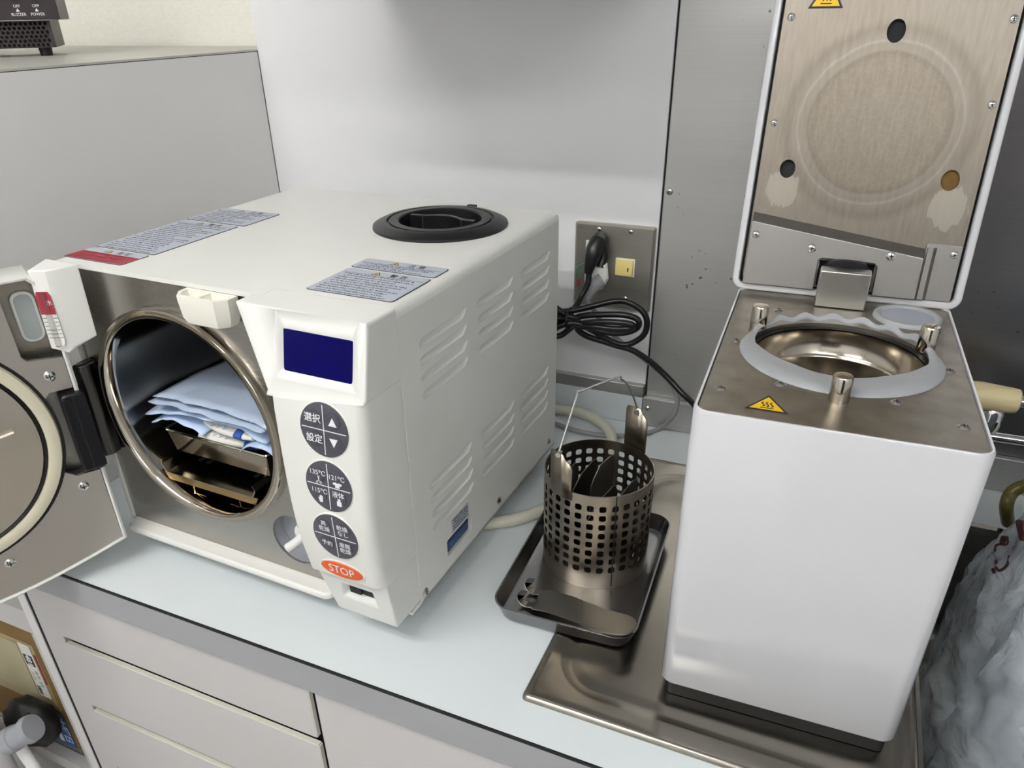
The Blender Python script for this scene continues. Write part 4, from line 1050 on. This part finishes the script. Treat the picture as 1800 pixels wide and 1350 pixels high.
# black plug in the socket with its coiled cord
def path(pts): return [onY(u, v, y) for u, v, y in pts]
CD = empty('coiled_cable', (0, 0, 0)); tag(CD, 'thick black power cord coiled behind the autoclave and running to the sterilizer', 'cord')
bm = NB(); tube(bm, path([(1055, 420, -.014), (1050, 428, -.040), (1044, 440, -.048), (1040, 455, -.052), (1036, 470, -.054), (1034, 480, -.054)]), .01, 14, radii=[.012, .0135, .0130, .0115, .0085, .0065]); obj('plug', bm, M_black, CD)
bm = NB(); tube(bm, path([(1058, 436, -.02), (1060, 455, -.03), (1055, 470, -.035)]), .0085, 12); obj('plug_adapter', bm, M_black, CD)
CR = .0048
main = path([(1035, 478, -.054), (1033, 498, -.058), (1022, 520, -.066), (1009, 542, -.085), (985, 556, -.105), (962, 560, -.12), (950, 552, -.12), (960, 543, -.115), (985, 548, -.105), (1021, 543, -.088), (1050, 536, -.080), (1078, 530, -.074), (1100, 530, -.070), (1124, 542, -.068), (1137, 562, -.068), (1132, 588, -.070), (1106, 605, -.074), (1080, 602, -.078), (1040, 580, -.088), (1003, 563, -.100), (975, 560, -.115), (955, 565, -.12), (960, 578, -.115), (990, 570, -.102), (1020, 556, -.094), (1060, 553, -.090), (1100, 554, -.086), (1122, 563, -.084), (1118, 578, -.084), (1090, 586, -.088), (1050, 581, -.095), (1010, 568, -.105), (980, 575, -.115), (965, 588, -.118), (985, 590, -.11), (1012, 572, -.102), (1050, 566, -.100), (1090, 567, -.097), (1112, 571, -.094), (1108, 577, -.092), (1080, 578, -.096), (1040, 574, -.100), (1015, 577, -.098), (1030, 590, -.090), (1060, 600, -.080), (1085, 608, -.074), (1112, 616, -.068), (1141, 634, -.062), (1170, 660, -.060), (1198, 690, -.070), (1219, 710, -.085), (1240, 740, -.12)])
bm = NB(); tube(bm, smooth_path(main, 5), CR, 10); obj('cord', bm, M_cord, CD)
bm = NB()
for k, (dv_, dy) in enumerate(((-12, .004), (8, 0), (16, .006), (24, .0))):
    tube(bm, smooth_path(path([(945, 540+dv_*1.5, -.125), (970, 548+dv_, -.11), (1000, 560+dv_*.3, -.102), (1020, 562+dv_*.2, -.1)]), 5), CR, 10)
obj('cord_loops', bm, M_cord, CD)
bm = NB(); c0 = onY(1001, 561, -.101); tube(bm, [c0+Vector((0, .016*cos(t), .018*sin(t))) for t in [2*pi*i/16 for i in range(16)]], .0016, 6, closed=True); obj('cord_tie', bm, M_black, CD)
# grey-white adapter and grey cord
GCd = empty('grey_cord', (0, 0, 0)); tag(GCd, 'grey cord with white plug hanging from the socket and lying on the worktop', 'cord')
bm = NB(); loft(bm, [[onY(u, v, y) for u, v in ((1040+i, 470+i), (1068-i, 462+i), (1070-i, 490), (1060-i, 508-i), (1040+i, 514-i))] for i, y in ((0, -.0125), (0, -.034), (4, -.040))], True, True); obj('plug', bm, M_plastic, GCd, 30, bevel=.001)
bm = NB(); tube(bm, path([(1058, 492, -.040), (1048, 498, -.045), (1038, 512, -.048), (1033, 524, -.048)]), .008, 12, radii=[.0115, .011, .0085, .0065]); obj('plug_neck', bm, M_greycord, GCd)
gp_ = path([(1033, 522, -.048), (1034, 530, -.048), (1044, 545, -.04), (1060, 570, -.035), (1090, 600, -.034), (1120, 622, -.034), (1150, 645, -.034), (1175, 668, -.036), (1188, 690, -.04), (1190, 712, -.045), (1180, 735, -.046)]) + [onZ(u, v, .0055) for u, v in ((1160, 753), (1130, 763), (1095, 766), (1050, 764), (1010, 756), (975, 744), (950, 738))]
bm = NB(); tube(bm, smooth_path(gp_, 5), .0040, 10); obj('cord', bm, M_greycord, GCd)
GW = empty('earth_wire', (0, 0, 0)); tag(GW, 'thin green earth wire with a red sleeve hanging at the socket', 'wire')
bm = NB(); tube(bm, smooth_path(path([(1036, 462, -.013), (1024, 464, -.018), (1016, 470, -.022), (1014, 482, -.022), (1016, 492, -.022)]), 5), .0016, 8); obj('wire', bm, M_green, GW)
bm = NB(); tube(bm, path([(1016, 491, -.022), (1017, 502, -.022)]), .0028, 8); obj('sleeve', bm, M_redp, GW)
bm = NB(); tube(bm, path([(1017, 502, -.022), (1016, 508, -.022)]), .0010, 6); obj('pin', bm, M_screw, GW)
# cream drain hose looping round behind the basket
hs = [(-.20, -.035, .0095), (-.155, -.032, .0095), (-.094, -.036, .0150), (-.042, -.070, .0190), (-.017, -.102, .0150), (-.006, -.150, .0095), (-.008, -.21, .0095), (-.024, -.275, .0095), (-.051, -.327, .0095), (-.083, -.367, .0095), (-.120, -.392, .0095), (-.165, -.410, .0095), (-.20, -.42, .0095)]
bm = NB(); tube(bm, smooth_path(hs, 5), .0088, 14); tag(obj('drain_hose', bm, M_hose, None, 60), 'cream rubber hose curving from under the autoclave round behind the basket', 'hose')

# ------------------------------------------------------------------ tap, hose and bag at the sink
FA = empty('tap', (0, 0, 0)); tag(FA, 'wall tap with beige sleeve and chrome pipes over the sink', 'tap')
f0, f1 = onY(1690, 690, -.085), onY(1792, 706, -.085)
dx_ = (f1-f0).normalized()
bm = NB(); tube(bm, [f0, f0+dx_*.02, f1-dx_*.008, f1-dx_*.002, f1], .02, 22, radii=[.0165, .0185, .0165, .0155, .0120]); obj('sleeve', bm, M_beige, FA)
bm = NB(); tube(bm, [f1-dx_*.004, f1+dx_*.08], .0075, 16); obj('pipe', bm, M_chrome, FA)
fb = onY(1738, 735, -.08); bm = NB(); lathe(bm, [(.014, -.016), (.016, -.008), (.016, .012), (.010, .02)], fb, 'z', 20, True, True); obj('valve', bm, M_chrome, FA)
bm = NB(); tube(bm, [fb+Vector((0, 0, 0)), Vector((fb.x, -.004, fb.z))], .010, 16); obj('wall_stub', bm, M_chrome, FA)
r0, r1 = onY(1715, 763, -.06), onY(1850, 783, -.06)
bm = NB(); tube(bm, [r0, r1], .0068, 16); tag(obj('rail', bm, M_chrome, None), 'horizontal chrome rail on the steel wall below the tap', 'rail')
hz_ = smooth_path([onZ(1772, 918, .012), onY(1769, 890, -.14), onY(1777, 868, -.13), onY(1795, 856, -.125), onY(1825, 852, -.13), onY(1850, 870, -.15)], 6)
bm = NB(); tube(bm, hz_, .0085, 12); tag(obj('braided_hose', bm, M_olive, None, 60), 'olive braided hose looping behind the plastic bag', 'hose')
bm = NB(); tube(bm, smooth_path([onY(1672, 1090, -.20), onY(1658, 1115, -.24), onY(1655, 1135, -.27), onY(1662, 1150, -.28)], 5), .0022, 8); tag(obj('blue_string', bm, mat('blue string', (34, 78, 122), .6), None), 'thin blue string hanging in the sink beside the bag', 'string')

BG = empty('plastic_bag', (0, 0, 0)); tag(BG, 'large clear plastic bag with dark red marks filling the sink', 'bag')
# outline rings of the bag: height, centre, half-widths
def bagpt(a, t):
    z = -.178+t*.43
    hx_ = .205*(1-.10*t-.32*max(0, t-.55)*1.6); hy_ = .165*(1-.08*t-.30*max(0, t-.6)*1.6)
    cx = .655+.01*t; cy = -.40+.05*t
    if t < .1: s = .80+2*t
    elif t > .93: s = 1-(t-.93)*4
    else: s = 1
    x, y = hx_*s*cos(a), hy_*s*sin(a)
    k = 1+.05*noise.noise(Vector((cos(a)*2.2, sin(a)*2.2, t*3)))+.035*noise.noise(Vector((cos(a)*7, sin(a)*7, t*9)))+.020*noise.noise(Vector((cos(a)*19, sin(a)*19, t*22)))-.055*abs(noise.noise(Vector((cos(a)*4.3+3, sin(a)*4.3, t*4.6))))-.040*abs(noise.noise(Vector((cos(a)*9+t*6, sin(a)*9, t*7+5))))+.03
    return Vector((cx+x*k, cy+y*k, z))
def bag_mesh(s, n=110, m=60):
    bm = NB(); loops = []
    for j in range(m+1):
        t = j/m; l = []
        for i in range(n):
            p = bagpt(2*pi*i/n, t); c = Vector((.68, -.38, p.z)); l.append(c+(p-c)*s)
        loops.append(l)
    loft(bm, loops, True, False)
    tv = bm.verts.new((.68, -.36, .268)); last = list(bm.verts)[-n-1:-1]
    for i in range(n): bm.faces.new((last[i], last[(i+1) % n], tv))
    return bm
film = bpy.data.materials.new('clear crinkled film'); film.use_nodes = True
nt = film.node_tree; B = nt.nodes['Principled BSDF']; out = nt.nodes['Material Output']
B.inputs['Base Color'].default_value = lin((216, 223, 228)); B.inputs['Roughness'].default_value = .10
tr = nt.nodes.new('ShaderNodeBsdfTransparent'); tr.inputs[0].default_value = (.90, .92, .94, 1)
mxs = nt.nodes.new('ShaderNodeMixShader'); tcn = nt.nodes.new('ShaderNodeTexCoord')
n1 = nt.nodes.new('ShaderNodeTexNoise'); n1.inputs['Scale'].default_value = 9; n1.inputs['Detail'].default_value = 7; nt.links.new(tcn.outputs['Object'], n1.inputs['Vector'])
mr = nt.nodes.new('ShaderNodeMapRange'); mr.inputs['From Min'].default_value = .35; mr.inputs['From Max'].default_value = .7; mr.inputs['To Min'].default_value = .22; mr.inputs['To Max'].default_value = .66
nt.links.new(n1.outputs['Fac'], mr.inputs['Value']); nt.links.new(mr.outputs[0], mxs.inputs[0]); nt.links.new(tr.outputs[0], mxs.inputs[1]); nt.links.new(B.outputs[0], mxs.inputs[2]); nt.links.new(mxs.outputs[0], out.inputs['Surface'])
n3 = nt.nodes.new('ShaderNodeTexNoise'); n3.inputs['Scale'].default_value = 26; n3.inputs['Detail'].default_value = 5; n3.inputs['Distortion'].default_value = 1.2; nt.links.new(tcn.outputs['Object'], n3.inputs['Vector'])
bp = nt.nodes.new('ShaderNodeBump'); bp.inputs['Strength'].default_value = 1.0; bp.inputs['Distance'].default_value = .008; nt.links.new(n3.outputs['Fac'], bp.inputs['Height']); nt.links.new(bp.outputs[0], B.inputs['Normal'])
bmf = bag_mesh(1.0); tree = BVHTree.FromBMesh(bmf)
obj('film', bmf, film, BG, 50)
bmi = bag_mesh(.86)
obj('contents', bmi, mat('blue grey bundled cloth', (214, 221, 226), .7, var=.25, vscale=22, bump=.8, bscale=40), BG, 180)
def mark(pts, r=.0016):
    pp_ = []
    for u, v in pts:
        h = tree.ray_cast(CAM, ray(u, v).normalized())
        if h[0] is not None: pp_.append(h[0]+h[1]*.0006*(1 if h[1].dot(ray(u, v)) < 0 else -1))
    if len(pp_) > 2:
        bm = NB(); tube(bm, smooth_path(pp_, 3), r, 6); obj('marker_stroke', bm, mat('dark red marker', (58, 20, 22), .5), BG)
mark([(1750, 969), (1751, 960), (1756, 957), (1763, 956), (1768, 950), (1772, 945), (1768, 946), (1761, 950), (1762, 944), (1768, 945)])
mark([(1764, 958), (1759, 953), (1761, 947), (1767, 945), (1772, 950), (1771, 956), (1765, 958)], .0012)
mark([(1751, 986), (1751, 998), (1756, 1003), (1765, 999), (1772, 990), (1774, 978)])
mark([(1745, 1001), (1748, 1007)], .002); mark([(1745, 1000), (1747, 1004), (1748, 1008)], .002)
mark([(1789, 905), (1791, 893), (1796, 902), (1799, 896)], .003)
mark([(1790, 917), (1794, 935), (1798, 950), (1797, 925), (1799, 915)], .003)
